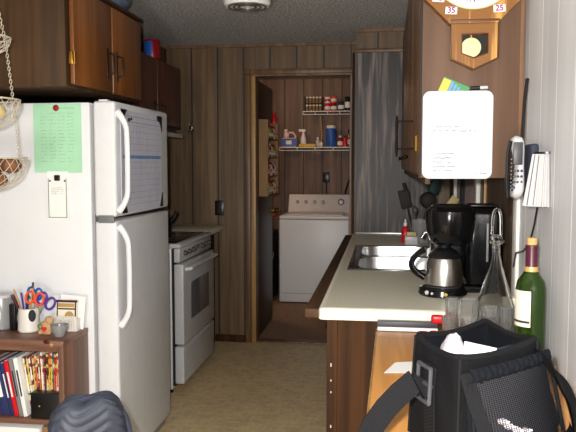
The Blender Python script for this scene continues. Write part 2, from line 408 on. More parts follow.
def scribble(mb, x0, x1, z, y, h, r=0.0006, plane='xz', step=0.004):
    """a run of tiny handwriting: thin zigzag tube in a vertical plane"""
    x = x0; run = []
    def P(a, b): return (a, y, b) if plane == 'xz' else (y, a, b)
    while x < x1:
        run.append(P(x, z + random.uniform(-h, h) / 2)); x += step * random.uniform(0.6, 1.2)
        if random.random() < 0.14:
            if len(run) > 1: mb.tube(run, r, 4)
            run = []; x += step * 1.2
    if len(run) > 1: mb.tube(run, r, 4)

# ================================================================== THE ROOM
H = 2.285
XL, XR = -1.87, 0.43
b = MB(); b.box(XL - .1, -0.4, -.1, XR + .1, 5.34, 0, mi=0); b.box(-1.72, 5.34, -.1, -.13, 7.62, 0.0, mi=1)
struct('floor', b, ['floor', 'ldfloor'])
struct('ceiling', MB().box(XL - .1, 0.6, H, XR + .1, 7.62, H + .1), 'ceil')
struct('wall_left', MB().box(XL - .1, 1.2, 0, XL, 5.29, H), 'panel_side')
struct('wall_right', MB().box(XR, 0.6, 0, XR + .1, 2.36, H), 'white_panel')
WY0, WY1, WZ0, WZ1 = 3.33, 4.30, 1.04, 1.98
b = MB(); b.box(XR, 2.36, 0, XR + .1, WY0, H); b.box(XR, WY1, 0, XR + .1, 4.80, H)
b.box(XR, WY0, 0, XR + .1, WY1, WZ0); b.box(XR, WY0, WZ1, XR + .1, WY1, H)
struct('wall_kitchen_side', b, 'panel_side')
DX0, DX1, DZ = -0.975, -0.262, 2.045
b = MB(); b.box(XL, 5.29, 0, DX0 - .03, 5.38, H); b.box(DX0 - .03, 5.29, DZ + .03, DX1 + .03, 5.38, H); b.box(DX1 + .03, 5.29, 0, -.2, 5.38, H)
struct('wall_back', b, 'panel_back')
b = MB(); b.box(-.2, 4.80, 0, XR + .1, 4.88, H); b.box(-.2, 4.88, 0, -.13, 5.38, H)
struct('wall_alcove', b, 'panel_back')
struct('wall_laundry_back', MB().box(-1.72, 7.5, 0, -.13, 7.62, H), 'panel_ld')
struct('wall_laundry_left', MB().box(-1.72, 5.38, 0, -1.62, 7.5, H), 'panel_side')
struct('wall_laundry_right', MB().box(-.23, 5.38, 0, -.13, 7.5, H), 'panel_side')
# door casing of the laundry doorway
b = MB()
b.box(DX0 - .082, 5.268, 0, DX0 - .040, 5.289, DZ + .012, .004); b.box(DX1 + .012, 5.268, 0, -.203, 5.289, DZ + .012, .004)
b.box(DX0 - .082, 5.268, DZ + .014, -.203, 5.289, DZ + .05, .004)
struct('trim_1', b, 'casing')
b = MB(); b.box(DX0 - .03, 5.29, 0, DX0, 5.38, DZ + .03); b.box(DX1, 5.29, 0, DX1 + .03, 5.38, DZ + .03); b.box(DX0, 5.29, DZ, DX1, 5.38, DZ + .03)
struct('trim_2', b, 'casing')
struct('trim_10', MB().box(DX0 - .033, 5.272, .0, DX0 - .0005, 5.2895, DZ, .003), 'casing_pale')
struct('trim_3', MB().box(DX0, 5.29, 0, DX1, 5.38, 0.012, .004), 'casing')
# white corner bead, cove strips
struct('trim_4', MB().box(XR - .012, 2.315, 0.914, XR - .0005, 2.385, 1.34, .003), 'white_trim')
struct('trim_5', MB().box(XL, 5.272, H - .022, -.2, 5.289, H - .001), 'casing')
struct('trim_6', MB().box(-.2, 4.782, H - .022, XR, 4.799, H - .001), 'casing')
struct('baseboard_back', MB().box(-1.30, 5.275, 0, DX0 - .084, 5.289, .055, .003), 'cab_base')
# dark stained board filling the alcove wall above the counter
struct('wall_alcove_board', MB().box(-.205, 4.772, .913, .30, 4.798, 2.125), 'dark_board')
struct('trim_7', MB().box(-.212, 4.76, 2.126, .30, 4.798, 2.15, .003), 'casing')
struct('trim_8', MB().box(-.222, 4.765, .913, -.206, 4.799, 2.125, .003), 'cab_base')
# window over the sink
b = MB()
b.box(XR - .02, WY0 - .07, WZ0 - .03, XR - .001, WY0, WZ1 + .03, .003); b.box(XR - .02, WY1, WZ0 - .03, XR - .001, WY1 + .05, WZ1 + .03, .003)
b.box(XR - .02, WY0, WZ0 - .04, XR - .001, WY1, WZ0, .003)
wf = struct('window_1', b, 'white_trim')
MB().box(XR + .05, WY0, WZ0, XR + .056, WY1, WZ1).build('window_pane', 'glass', wf)
MB().grid(lambda u, v: (XR + .03 + .006 * math.sin(u * 60), WY0 + .16 + u * .60, WZ0 + .002 + v * .92), 120, 2).build('curtain', 'mauve', wf)
MB().box(XR + .01, WY0 + .10, WZ0, XR + .03, WY0 + .14, WZ1).box(XR + .01, WY1 - .12, WZ0, XR + .03, WY1 - .05, WZ1).build('window_bar', 'black_matte', wf)
struct('trim_9', MB().box(XR - .012, 3.07, .875 + .04, XR - .0005, 3.10, 1.34, .002), 'casing_pale')
# open laundry door
d = struct('door_1', MB().box(DX0 - .04, 5.40, .015, DX0 - .004, 6.10, 2.03, .002), 'door_dark')
MB().box(DX0 - .041, 5.392, .015, DX0 - .003, 5.399, 2.03).build('door_edge', 'casing_pale', d)
b = MB()
for z in (.25, 1.15, 1.85): b.box(DX0 - .036, 5.386, z, DX0 - .008, 5.3915, z + .09, .001)
b.build('hinge', 'brass', d)
MB().solid([(.012, 0), (.012, .03), (.026, .045), (.028, .06), (.016, .072)], (DX0 - .004, 6.03, .98), 20, 'x').build('door_knob', 'brass', d)

# ================================================================== LEFT SIDE
# ---- refrigerator
fx, fy0, fy1, fz = -1.12, 2.828, 3.548, 1.65
t = thing('refrigerator', 'white top-freezer refrigerator covered with papers and magnets', 'refrigerator', (fx, fy0, 0))
fw = fy1 - fy0
MB().box(-.745, .002, .03, -.112, fw - .002, fz - .005, .006).build('body', 'enamel', t)
MB().box(-.111, .010, .06, -.099, fw - .012, fz - .02).build('gasket', 'gasket', t)
zs = 1.152
fd = MB().box(-.098, 0, zs + .010, 0, fw, fz, .014, 4).build('freezer_door', 'enamel_door', t)
rd = MB().box(-.098, 0, .055, 0, fw, zs - .008, .014, 4).build('fridge_door', 'enamel_door', t)
MB().box(-.07, .02, .004, -.03, fw - .02, .05).build('kick_grille', 'gasket', t)
def handle(z0, z1, flip, par):
    pts = []
    for i in range(49):
        u = i / 48; z = z0 + (z1 - z0) * u
        w = min(1, (u / .2)) if True else 1; w2 = min(1, (1 - u) / .2)
        off = .040 * (math.sin(PI / 2 * w) * math.sin(PI / 2 * w2)) ** .8 + .001
        pts.append((off, .018 + .012 * math.sin(PI * u), z))
    return MB().tube(pts, [.0115 + .004 * abs(i / 24 - 1) ** 6 for i in range(49)], 12, flat=.7, up=(0, 1, 0)).build('handle', 'enamel', par)
handle(zs + .035, fz - .045, 0, fd); handle(zs - .46, zs - .03, 0, rd)
MB().box(-.075, .01, fz + .0005, -.035, .045, fz + .007, .003).build('hinge_cap', 'enamel', t)
MB().box(-.083, .001, zs - .016, -.012, .012, zs + .02, .003).build('hinge_plate', 'seam', t)
# ---- papers on the side and on the freezer door
def on_side(u, v, mb=None): pass
gs = thing('green_notice_sheet', 'mint green printed sheet held on the refrigerator side by a round red magnet', 'paper', (-1.374, fy0 - .002, 1.350))
MB().grid(lambda u, v: ((-.106 + .214 * u) , -.001 - .008 * max(0, u - .75) * (1 - v) * 4 * .3, .29 * v), 10, 6).build('sheet', 'green_paper', gs)
b = MB()
for r in range(15):
    z = .25 - r * .0145
    for c0 in (-.075, -.035, .005, .045):
        scribble(b, c0, c0 + .03, z, -.0012, .004, .0007)
scribble(b, .0, .08, .272, -.0012, .005, .0008)
b.build('printed_lines', 'ink_green', gs)
tag(MB().solid([(.0125, 0), (.0135, .004), (.011, .008), (.004, .010)], (0, 0, 0), 20, 'y').rot(PI, 'Z').build('round_magnet', 'dark_red', loc=(-1.376, fy0 - .0035, 1.622)),
    'round dark red magnet at the top of the green sheet', 'magnet')
npd = thing('magnetic_notepad', 'small white notepad with a grey border and black clip on the refrigerator side', 'notepad', (-1.376, fy0 - .0015, 1.150))
MB().box(-.048, -.0035, 0, .046, 0, .205).build('backing', 'paper', npd)
b = MB()
for (x0, z0, x1, z1) in ((-.044, .008, -.041, .175), (.036, .008, .039, .175), (-.044, .008, .039, .011)): b.box(x0, -.005, z0, x1, -.0036, z1)
b.build('border', 'ink', npd)
b = MB()
for r in range(4): scribble(b, -.03, .025, .135 - r * .008, -.0046, .004, .0006)
b.build('writing', 'ink', npd)
MB().box(-.014, -.012, .165, .012, -.0036, .19, .004).ball((-.034, -.006, .165), .004).ball((.032, -.006, .165), .004).build('clip', 'black', npd)
cal = thing('wall_calendar', 'grey gridded monthly calendar with black corners on the freezer door', 'calendar', (fx + .0015, fy0 + .075, 1.175))
MB().box(0, -.02, .0, .003, .53, .445).build('sheet', 'lilac', cal)
b = MB()
for z in [.03 + .027 * i for i in range(14)]: b.box(.0031, .0, z, .0036, .51, z + .0012)
for y in [.0 + .0425 * i for i in range(13)]: b.box(.0031, y, .03, .0036, y + .0016, .385)
for z in (.395, .42): b.box(.0031, .02, z, .0036, .5, z + .003)
b.build('grid_lines', 'gasket', cal)
MB().box(.0031, .0, .235, .0037, .51, .25).build('blue_row', 'calblue', cal)
for poly in ([(-.021, .447), (.05, .447), (-.021, .385)], [(.532, .447), (.46, .447), (.46, .425), (.50, .415), (.532, .37)], [(.532, -.001), (.49, -.001), (.532, .07)], [(-.021, -.001), (.04, -.001), (.02, .04), (-.021, .05)]):
    MB().prism(poly, .0032, .006, 'yz').build('corner', 'black', cal)
b = MB(); b.ball((.006, .07, .405), .009, (.6, 1, 1)); b.ball((.006, .10, .41), .007, (.6, 1, 1))
b.build('sticker', 'ink_dark', cal)
# ---- cabinet over the refrigerator
def cabinet_doors(t, xf, ys, z0, z1, m, hy, hz, hm='dark_iron'):
    for (y0, y1), h in zip(ys, hy):
        dr = MB().box(xf - .018, y0, z0, xf, y1, z1, .003).build('door', m, t)
        q = MB()
        q.tube([(xf, h, hz), (xf + .028, h, hz + .008), (xf + .03, h, hz + .05), (xf + .028, h, hz + .092), (xf, h, hz + .10)], .0055, 8)
        q.box(xf, h - .009, hz - .02, xf + .003, h + .009, hz + .12, .001)
        q.build('handle', hm, dr)
t = thing('wall_cabinet', 'deep wall cabinet over the refrigerator with two orange-brown doors', 'cabinet', (0, 0, 0))
MB().box(XL + .002, 2.71, 1.70, -1.275, 3.54, 2.115, .003).build('body', 'cab_side', t)
cabinet_doors(t, -1.25, ((2.735, 3.135), (3.15, 3.53)), 1.712, 2.105, 'cab_door', (3.085, 3.195), 1.79)
MB().box(XL + .002, 2.70, 2.116, -1.245, 3.55, 2.13, .002).build('top_board', 'cab_side', t)
b = MB()
for z in (1.79, 2.045): b.box(-1.268, 2.722, z, -1.252, 2.734, z + .05, .002); b.cyl((-1.246, 2.728, z), .004, .05, seg=10)
b.build('hinge', 'brass', t)
t = thing('wall_cabinet', 'low dark red-brown wall cabinet over the range, farther from the camera', 'cabinet', (0, 0, 0))
MB().box(XL + .002, 3.545, 1.645, -1.56, 5.285, 2.105, .003).build('body', 'cab_side', t)
cabinet_doors(t, -1.54, ((3.57, 4.12), (4.13, 4.66), (4.67, 5.21)), 1.66, 2.095, 'cab_far', (4.07, 4.60, 4.74), 1.69)
t = thing('range_hood', 'dark range hood with a pale front lip beneath the far wall cabinet', 'hood', (0, 0, 0))
MB().prism([(XL + .002, 1.643), (-1.50, 1.643), (-1.40, 1.59), (-1.40, 1.565), (XL + .002, 1.565)], 4.0, 4.76, 'xz').build('shell', 'black', t)
MB().box(-1.399, 4.0, 1.562, -1.392, 4.76, 1.592, .002).build('lip', 'silver', t)
# on top of cabinets
tag(MB().ball((0, 0, .068), .085, (.9, 1.6, .78), 20, .07).build('plastic_bag', 'bluebag', loc=(-1.335, 3.37, 2.133)),
    'crumpled slate-blue bag on top of the cabinet over the refrigerator', 'bag')
t = thing('snack_packet', 'red and blue packet on top of the far wall cabinet', 'packet', (-1.60, 4.74, 2.106))
MB().solid([(.052, 0), (.056, .01), (.056, .12), (.05, .13)], (0, 0, 0), 24).build('tub', 'dark_red', t)
MB().lathe([(.0565, .02), (.0575, .03), (.0575, .11), (.0565, .115)], (0, 0, 0), 24, arc=(-2.6, -1.2)).build('blue_label', 'blue', t, label='blue and violet label')
tag(MB().solid([(.06, 0), (.064, .01), (.062, .10), (.03, .115)], (0, 0, 0), 24).build('storage_tin', 'cab_side', loc=(-1.625, 4.90, 2.106)),
    'small brown tin behind the red packet on the far wall cabinet', 'tin')

# ---- range
rx, ry0, ry1 = -1.20, 4.00, 4.76
t = thing('kitchen_range', 'white electric range with smooth black cooktop beside the refrigerator', 'stove', (rx, ry0, 0))
w = ry1 - ry0
MB().box(-.668, .003, .03, -.052, w - .003, .885, .004).build('body', 'enamel', t)
MB().box(-.0515, .012, .05, -.0365, w - .012, .88).build('door_gap_shade', 'black_matte', t)  # black strip added as the shade in the gap behind the door
MB().box(-.668, 0, .886, .006, w, .912, .008, 3).build('cooktop_frame', 'enamel_range_shaded', t)
MB().box(-.64, .03, .9125, -.03, w - .03, .916, .002).build('cooktop_glass', 'black_glass', t)
for (x, y, r) in ((-.18, .20, .10), (-.18, .56, .08), (-.48, .20, .08), (-.48, .56, .10)):
    MB().lathe([(r, .9165), (r, .9172), (r - .008, .9172), (r - .008, .9165)], (x, y, 0), 40).build('burner', 'burner', t)
MB().box(-.036, .004, .80, .0, w - .004, .884, .006).build('control_panel', 'enamel_range_shaded', t)
for y in (.10, .19, .28, .50, .59, .68):
    MB().solid([(.016, 0), (.015, .012), (.011, .02)], (.001, y, .848), 16, 'x').build('knob', 'dgrey', t)
MB().box(.0005, .335, .83, .003, .445, .866).build('display', 'black_gloss', t)
od = MB().box(-.036, .004, .305, .022, w - .004, .79, .008, 3).build('oven_door', 'enamel_range_shaded', t)
MB().box(.0225, .16, .43, .025, w - .16, .66, .001).build('oven_window', 'oven_glass', od)
b = MB()
for y in (.27, .38, .49): b.box(.0252, y - .002, .44, .0256, y + .002, .65)
b.build('window_lines', 'dgrey', od)
MB().tube([(.02, .05, .755), (.052, .06, .76), (.055, w / 2, .763), (.052, w - .06, .76), (.02, w - .05, .755)], .012, 10).build('handle', 'enamel_range_shaded', od)
dr = MB().box(-.036, .004, .065, .02, w - .004, .292, .008, 3).build('storage_drawer', 'enamel_range_shaded', t)
MB().box(.0205, .04, .255, .024, w - .04, .275, .002).build('drawer_grip', 'silver', dr)
for (x, y) in ((-.60, .05), (-.08, .05), (-.60, w - .05), (-.08, w - .05)): MB().cyl((x, y, 0), .018, .03, seg=12).build('foot', 'black', t)
# base cabinet past the range
t = thing('base_cabinet', 'short base cabinet with beige top in the corner past the range', 'cabinet', (0, 0, 0))
MB().box(XL + .002, 4.765, .0, -1.30, 5.27, .875, .002).build('body', 'cab_base', t)
MB().box(XL + .002, 4.765, .876, -1.225, 5.285, .914, .008, 3).build('top', 'counter', t)
MB().box(-1.30, 4.78, .06, -1.285, 5.19, .85, .003).build('door', 'cab_base', t)
# kettle
t = thing('kettle', 'black kettle standing on the back of the range', 'kettle', (-1.52, 4.56, .9185))
MB().solid([(.085, 0), (.098, .01), (.105, .06), (.09, .12), (.05, .155), (.03, .16)], seg=32).build('body', 'black', t)
MB().solid([(.03, .161), (.028, .17), (.012, .176), (.012, .19), (.018, .2)], seg=20).build('lid', 'dgrey', t)
MB().tube([(.085, 0, .07), (.12, 0, .11), (.14, 0, .15)], [.02, .015, .011], 12).build('spout', 'black', t)
MB().tube(arc(13, lambda u: (.075 * math.cos(PI * u), 0, .13 + .12 * math.sin(PI * u))), .009, 8).build('handle', 'dgrey', t)
# outlet and key hook on back wall
t = thing('wall_outlet', 'black electrical outlet on the brown panelled wall left of the doorway', 'outlet', (-1.263, 5.289, 1.045))
MB().box(-.035, -.008, -.058, .035, 0, .058, .004).build('cover_plate', 'black', t)
MB().box(-.017, -.011, .008, .017, -.0082, .042, .003).box(-.017, -.011, -.042, .017, -.0082, -.008, .003).build('socket', 'black_matte', t)
t = thing('key_bunch', 'bunch of keys hanging from a hook on the brown back wall', 'keys', (-1.475, 5.289, 1.70))
MB().tube([(0, 0, 0), (0, -.02, -.004), (0, -.03, .008)], .003, 6).build('hook', 'brass', t)
MB().tube(arc(17, lambda u: (.016 * math.cos(2 * PI * u), -.022, -.016 + .016 * math.sin(2 * PI * u)))[:-1], .0015, 6, True).build('ring', 'chrome', t)
for i, a in enumerate((-.5, -.1, .35)):
    o = MB().cyl((0, -.004, -.01), .012, .003, 'y', 12).box(-.003, -.004, -.055, .003, -.001, -.018).build('key', ('black', 'chrome', 'black')[i], t); o.location = (.0, -.020 - .004 * i, -.028); o.rotation_euler = (0, a, 0)

# ---- bookshelf
bx0, bx1, by0, by1, bz = -1.862, -1.255, 2.585, 2.822, .687
t = thing('bookcase', 'low walnut-brown bookcase standing against the side of the refrigerator', 'bookcase', (bx1, by0, 0))
wd = bx1 - bx0; dp = by1 - by0
MB().box(-.022, 0, 0, 0, dp, bz - .0225, .002).build('side_panel', 'shelfwood', t)
MB().box(-wd, 0, 0, -wd + .022, dp, bz - .0225, .002).build('side_panel', 'shelfwood', t)
MB().box(-wd, -.004, bz - .022, .002, dp, bz, .003).build('top', 'shelftop', t)
MB().box(-wd + .023, 0.002, bz - .045, -.023, .02, bz - .0225).build('top_rail', 'shelftop', t)
for z in (.362, .06): MB().box(-wd + .0225, .004, z - .02, -.0225, dp - .012, z, .002).build('shelf', 'shelftop', t)
MB().box(-wd + .0225, dp - .011, .02, -.0225, dp - .002, bz - .0225).build('back_panel', 'cab_side', t)
# books
def book(px, w, h, dpth, lean, cover, label, y=2.61, z=.3625, grp=None, cat='book', name='book'):
    """px: x of lower right corner; lean: tilt of the top to the left"""
    o = thing(name, label, cat, (px, y, z), 0, grp)
    MB().box(0, 0, 0, w, dpth, h, .001).build('cover', cover, o)
    MB().box(w * .14, .006, h + .0003, w * .86, dpth - .004, h + .0015).build('page_block', 'paper', o)
    o.rotation_euler = (0, -lean, 0)
    return o
L = .19
specs = [(-1.578, .034, .215, .20, 'dark_red', 'dark red book at the far left of the bookcase row'),
         (-1.541, .040, .218, .20, 'navy', 'thick navy book leaning second from left in the bookcase'),
         (-1.498, .013, .220, .20, 'navy', 'thin navy book squeezed against the slim red spine'),
         (-1.482, .017, .230, .19, 'red', 'slim bright red book leaning in the bookcase'),
         (-1.461, .015, .238, .18, 'grey', 'grey spiral-bound book right of the slim red one'),
         (-1.443, .017, .242, .17, 'paper', 'white book leaning right of the grey spiral-bound one')]
for (px, w_, h_, ln, m, lab) in specs:
    o = book(px, w_, h_, .17, ln, m, lab)
    qq = MB(); qq.box(w_ * .3, -.0012, h_ * .35, w_ * .7, -.0002, h_ * .8); qq.build('title', 'paper' if m in ('navy', 'dark_red', 'red') else 'ink_dark', o)
magl = ['yellow-spined magazine first right of the leaning white book', 'white-spined magazine second right of the leaning white book', 'dark red magazine leaning between white and cream spines near the row middle',
        'cream magazine right of the leaning dark red magazine', 'green-spined magazine leaning in the middle of the row', 'orange magazine right of the green-spined one', 'white magazine between orange and burgundy spines',
        'burgundy magazine above the left edge of the black box', 'yellow magazine standing just right of the burgundy one', 'red magazine standing behind the black box', 'cream magazine right of the red one behind the black box',
        'purple-spined magazine behind the black box', 'yellow magazine right of the purple spine', 'white magazine standing between yellow and orange spines', 'orange magazine fourth from the right end of the row',
        'cream magazine third from the right end of the row', 'blue-spined magazine second from the right end', 'yellow magazine at the right end against the side panel']
cols = ['yellow', 'paper', 'dark_red', 'cream', 'green', 'orange', 'paper', 'burgundy', 'yellow', 'red', 'cream', 'purple', 'yellow', 'paper', 'orange', 'cream', 'blue', 'yellow']
x = -1.4235
for i, c in enumerate(cols[:17]):
    w_ = (.0095, .0072, .0085, .0068)[i % 4]
    ln = max(.0, .15 - i * .018)
    o = book(x, w_ * .93, .262 - .02 * min(1, ln / .1) + .005 * math.sin(i * 2.3), .15, ln, 'print_' + c, magl[i], grp=None, name='magazine', cat='magazine', y=2.64)
    q = MB(); q.box(w_ * .25, -.0012, .09 + .03 * (i % 3), w_ * .8, -.0002, .20); q.box(w_ * .25, -.0012, .02, w_ * .8, -.0002, .035); q.box(w_ * .15, -.0012, .215, w_ * .8, -.0002, .235)
    q.build('spine_print', cols[(i * 5 + 3) % len(cols)] if cols[(i * 5 + 3) % len(cols)] != c else 'ink_dark', o)
    x += w_ / math.cos(ln) + .0004
XBK = x
t = thing('storage_box', 'black box on the bookcase shelf below the right end of the magazines', 'box', (-1.280, 2.596, .3625))
MB().box(-.125, 0, 0, 0, .04, .106, .003).build('body', 'black', t)
MB().box(-.09, -.0012, .05, -.084, -.0002, .056).build('tab', 'gold', t)
tag(MB().box(-.42, 0, 0, 0, .16, .010, .002).build('folder', 'grey', loc=(-1.415, 2.62, .634)), 'grey folder lying flat across the tops of the books', 'folder')
tag(MB().box(-.128, 0, 0, 0, .17, .016, .002).build('folder', 'navy', loc=(-1.281, 2.612, .634)), 'blue folder lying flat on the magazines at the right', 'folder')
t = thing('storage_carton', 'white carton with red lettering on the lower bookcase shelf', 'box', (-1.37, 2.594, .061))
MB().box(-.44, 0, 0, 0, .2, .262, .003).build('body', 'paper', t)
b = MB(); scribble(b, -.17, -.11, .235, -.001, .012, .0014, step=.006); b.build('lettering', 'red', t)
tag(MB().box(0, 0, 0, .08, .2, .268, .002).build('tan_box', 'cardboard', loc=(-1.362, 2.60, .061)), 'tan box right of the white carton on the lower shelf', 'box')

# ---- things on the bookcase top
zt = bz + .001
t = thing('glass_jar', 'clear glass jar at the left end of the bookcase top', 'jar', (-1.612, 2.76, zt))
MB().lathe([(.0001, 0), (.045, 0), (.05, .006), (.05, .115), (.044, .13), (.044, .14), (.041, .14), (.041, .128), (.046, .115), (.046, .01), (.0001, .008)], seg=32).build('body', 'stone_bowl', t)
MB().lathe([(.0445, .1405), (.0455, .134), (.0455, .147), (.0001, .149)], seg=32).build('lid', 'silver', t)
t = thing('pen_holder', 'white ceramic mug with a dark oval, holding pens and scissors', 'mug', (-1.474, 2.73, zt))
MB().lathe([(.0001, 0), (.041, 0), (.045, .006), (.041, .08), (.040, .098), (.037, .098), (.038, .08), (.041, .012), (.0001, .01)], seg=32).build('cup', 'ceramic', t)
MB().tube(arc(11, lambda u: (-.036 - .024 * math.sin(PI * u), .02, .018 + .055 * u)), .005, 8).build('handle', 'ceramic', t)
MB().ball((.028, -.026, .07), .026, (.6, .6, 1)).build('emblem', 'ink_dark', t, label='dark oval picture')
pens = [(-.022, .005, -.34, .118, 'bear', 'tan pencil'), (-.012, -.008, -.14, .10, 'purple', 'purple pen'), (.0, .01, .10, .14, 'dgrey', 'tall grey pen'),
        (-.016, .012, -.5, .08, 'black', 'black pen'), (-.004, -.01, .02, .088, 'navy', 'navy pen'), (-.02, -.006, -.42, .10, 'burgundy', 'burgundy marker'), (.004, -.012, .16, .12, 'gold', 'gold pencil')]
for (dx, dy, a, l, m, lab) in pens:
    l += .035
    r = .0065 if m in ('burgundy', 'navy') else .0036
    o = MB().solid([(r * .3, 0), (r, .012), (r, l - .02), (r * 1.15, l - .018), (r * 1.1, l)], seg=10).build('pen', m)
    o.location = (-1.474 + dx * .7, 2.73 + dy, zt + .03); o.rotation_euler = (0, a, 0)
    tag(o, lab + ' standing in the white mug on the bookcase', 'pen')
def scissors(name, label, loc, m, s=1, rot=(0, 0, 0)):
    t = thing(name, label, 'scissors', loc); t.rotation_euler = rot
    for sx in (-1, 1):
        MB().tube(arc(17, lambda u: (sx * .017 * s + .015 * s * math.cos(2 * PI * u), 0, .085 * s + .022 * s * math.sin(2 * PI * u)))[:-1], .0045 * s, 8, True).build('handle', m, t)
    MB().box(-.006 * s, -.0012, -.0, .004 * s, .0012, .066 * s).build('blade', 'steel', t)
    return t
scissors('scissors', 'scissors with orange-red handles standing in the white mug', (-1.460, 2.715, zt + .046), 'orange', 1.15, (0, .22, .2))
scissors('scissors', 'scissors with blue handles standing behind the orange pair', (-1.464, 2.748, zt + .068), 'blue', 1.05, (0, .12, -.1))
scissors('scissors', 'scissors with purple loops leaning right out of the white mug', (-1.455, 2.736, zt + .040), 'purple', 1.2, (0, .56, .1))
tag(MB().box(-.013, -.012, 0, .013, .012, .112, .003).build('marker_box', 'black', loc=(-1.545, 2.735, zt)), 'narrow black case between the glass jar and white mug', 'case')
# picket napkin holder with a card
t = thing('card_holder', 'white picket box holding framed cards at the right of the bookcase top', 'holder', (-1.320, 2.775, zt))
b = MB()
for i in range(9):
    x0 = -.052 + i * .0115; b.prism([(x0, 0), (x0 + .010, 0), (x0 + .010, .058), (x0 + .005, .065), (x0, .058)], -.034, -.030, 'xz')
b.box(-.053, -.030, .012, .052, -.027, .018); b.box(-.053, -.030, .044, .052, -.027, .050)
b.box(-.053, -.027, 0, .052, .024, .004); b.box(-.053, -.027, .004, -.049, .024, .05); b.box(.048, -.027, .004, .052, .024, .05); b.box(-.053, .02, .004, .052, .024, .05)
b.build('picket_box', 'ceramic', t)
o = MB().box(-.05, -.004, 0, .046, 0, .122).build('card', 'cream', t); o.location = (0, -.018, .006); o.rotation_euler = (-.1, 0, 0)
q = MB(); q.box(-.05, -.0052, .112, .046, -.0042, .122); q.box(-.038, -.0052, .082, .036, -.0042, .088); q.box(.036, -.0052, .05, .042, -.0042, .112); q.box(-.044, -.0052, .05, -.039, -.0042, .112); q.build('border', 'burgundy', o)
q = MB(); q.box(-.038, -.0053, .092, .034, -.0042, .108); q.lathe([(.0001, -.0052), (.02, -.0052)], (.012, 0, .055), 20, 'y', arc=(0, PI)); q.build('motif', 'gold', o)
o = MB().box(-.055, -.001, 0, .055, .001, .138).build('card', 'paper', t, label='pale blank card behind'); o.location = (.008, .006, .006); o.rotation_euler = (-.02, .1, 0)
q = MB(); scribble(q, -.01, .03, .118, -.0018, .006, .0008); q.build('writing', 'ink_dark', o)
# bear ornament and bowl
t = thing('bear_figurine', 'small tan clay bear with red heart and green wreath on the bookcase front', 'figurine', (-1.372, 2.68, zt))
MB().ball((0, 0, .028), .030, (1.15, .8, 1)).ball((.014, 0, .058), .019, (1, .9, .95)).ball((.004, .001, .068), .006).ball((.026, .001, .067), .006).ball((-.018, -.014, .012), .010, (1, 1.2, .9)).ball((.018, -.014, .012), .010, (1, 1.2, .9)).ball((.017, -.014, .052), .007).build('body', 'bear', t)
MB().ball((-.002, -.024, .03), .007, (1.1, .6, 1)).ball((.008, -.024, .03), .007, (1.1, .6, 1)).ball((.003, -.024, .024), .007, (1, .6, 1.1)).build('heart', 'red', t)
MB().tube(arc(13, lambda u: (-.016 + .009 * math.cos(2 * PI * u), -.02, .038 + .009 * math.sin(2 * PI * u)))[:-1], .003, 6, True).build('wreath', 'green', t)
t = thing('glass_bowl', 'small grey glass bowl beside the clay bear', 'bowl', (-1.305, 2.66, zt))
MB().lathe([(.0001, 0), (.018, 0), (.02, .004), (.034, .03), (.036, .048), (.033, .048), (.031, .03), (.016, .007), (.0001, .006)], seg=28).build('bowl', 'stone_bowl', t)
t = thing('star_trinket', 'dark red bead trinket with a pale star hanging over the bookcase edge', 'trinket', (-1.300, 2.582, bz - .0))
MB().ball((-.022, -.0, -.004), .011, (1.3, .35, .8)).build('bead', 'burgundy', t)
MB().prism([(.010 * (1 if i % 2 == 0 else .42) * math.sin(2 * PI * i / 10), .010 * (1 if i % 2 == 0 else .42) * math.cos(2 * PI * i / 10) - .014) for i in range(10)], -.004, -.001, 'xz').build('star', 'gold', t)

# ---- hanging three-tier basket
hx, hy = -1.388, 2.30
t = thing('hanging_basket', 'three-tier pale wire basket hanging by chains at the left edge', 'basket', (hx, hy, 1.25))
def zat(y): return 1.408 + (158 - y) * .003443 - 1.25
tiers = [(zat(37), .096, .060), (zat(99), .122, .100), (zat(158), .140, .110)]
for (z, r, dpt) in tiers:
    b = MB()
    b.tube(arc(33, lambda u: (r * math.cos(2 * PI * u), r * math.sin(2 * PI * u), z))[:-1], .003, 6, True)
    n = 22
    for s_ in (-1, 1):
        for k in range(n):
            b.tube(arc(9, lambda u: (r * math.cos(PI / 2 * u * .92) * math.cos(2 * PI * k / n + s_ * u * .9), r * math.cos(PI / 2 * u * .92) * math.sin(2 * PI * k / n + s_ * u * .9), z - dpt * math.sin(PI / 2 * u))), .0011, 4)
    b.tube(arc(13, lambda u: (r * .13 * math.cos(2 * PI * u), r * .13 * math.sin(2 * PI * u), z - dpt))[:-1], .002, 6, True)
    b.build('wire_bowl', 'wire', t)
def chain(p, q):
    p, q = Vector(p), Vector(q); n = max(2, int((q - p).length / .011)); b = MB(); dr_ = (q - p) / n
    for i in range(n):
        c = p + dr_ * (i + .5); a = (i % 2) * PI / 2 + .4
        b.tube([(c.x + .0045 * math.cos(2 * PI * k / 8) * math.cos(a), c.y + .0045 * math.cos(2 * PI * k / 8) * math.sin(a), c.z + .0085 * math.sin(2 * PI * k / 8)) for k in range(8)], .0012, 4, True)
    b.build('chain', 'wire', t)
for k in range(3):
    a = 2 * PI * k / 3 + 1.15
    r3, r2, r1 = [q[1] for q in tiers][::-1]
    pts = [(.01 * math.cos(a), .01 * math.sin(a), .93)] + [(q[1] * math.cos(a), q[1] * math.sin(a), q[0]) for q in tiers]
    for p, q in zip(pts, pts[1:]): chain(p, q)
MB().tube([(0, 0, .925), (0, 0, 1.02), (.0, 0, 1.034)], .003, 6).build('hook', 'wire', t)
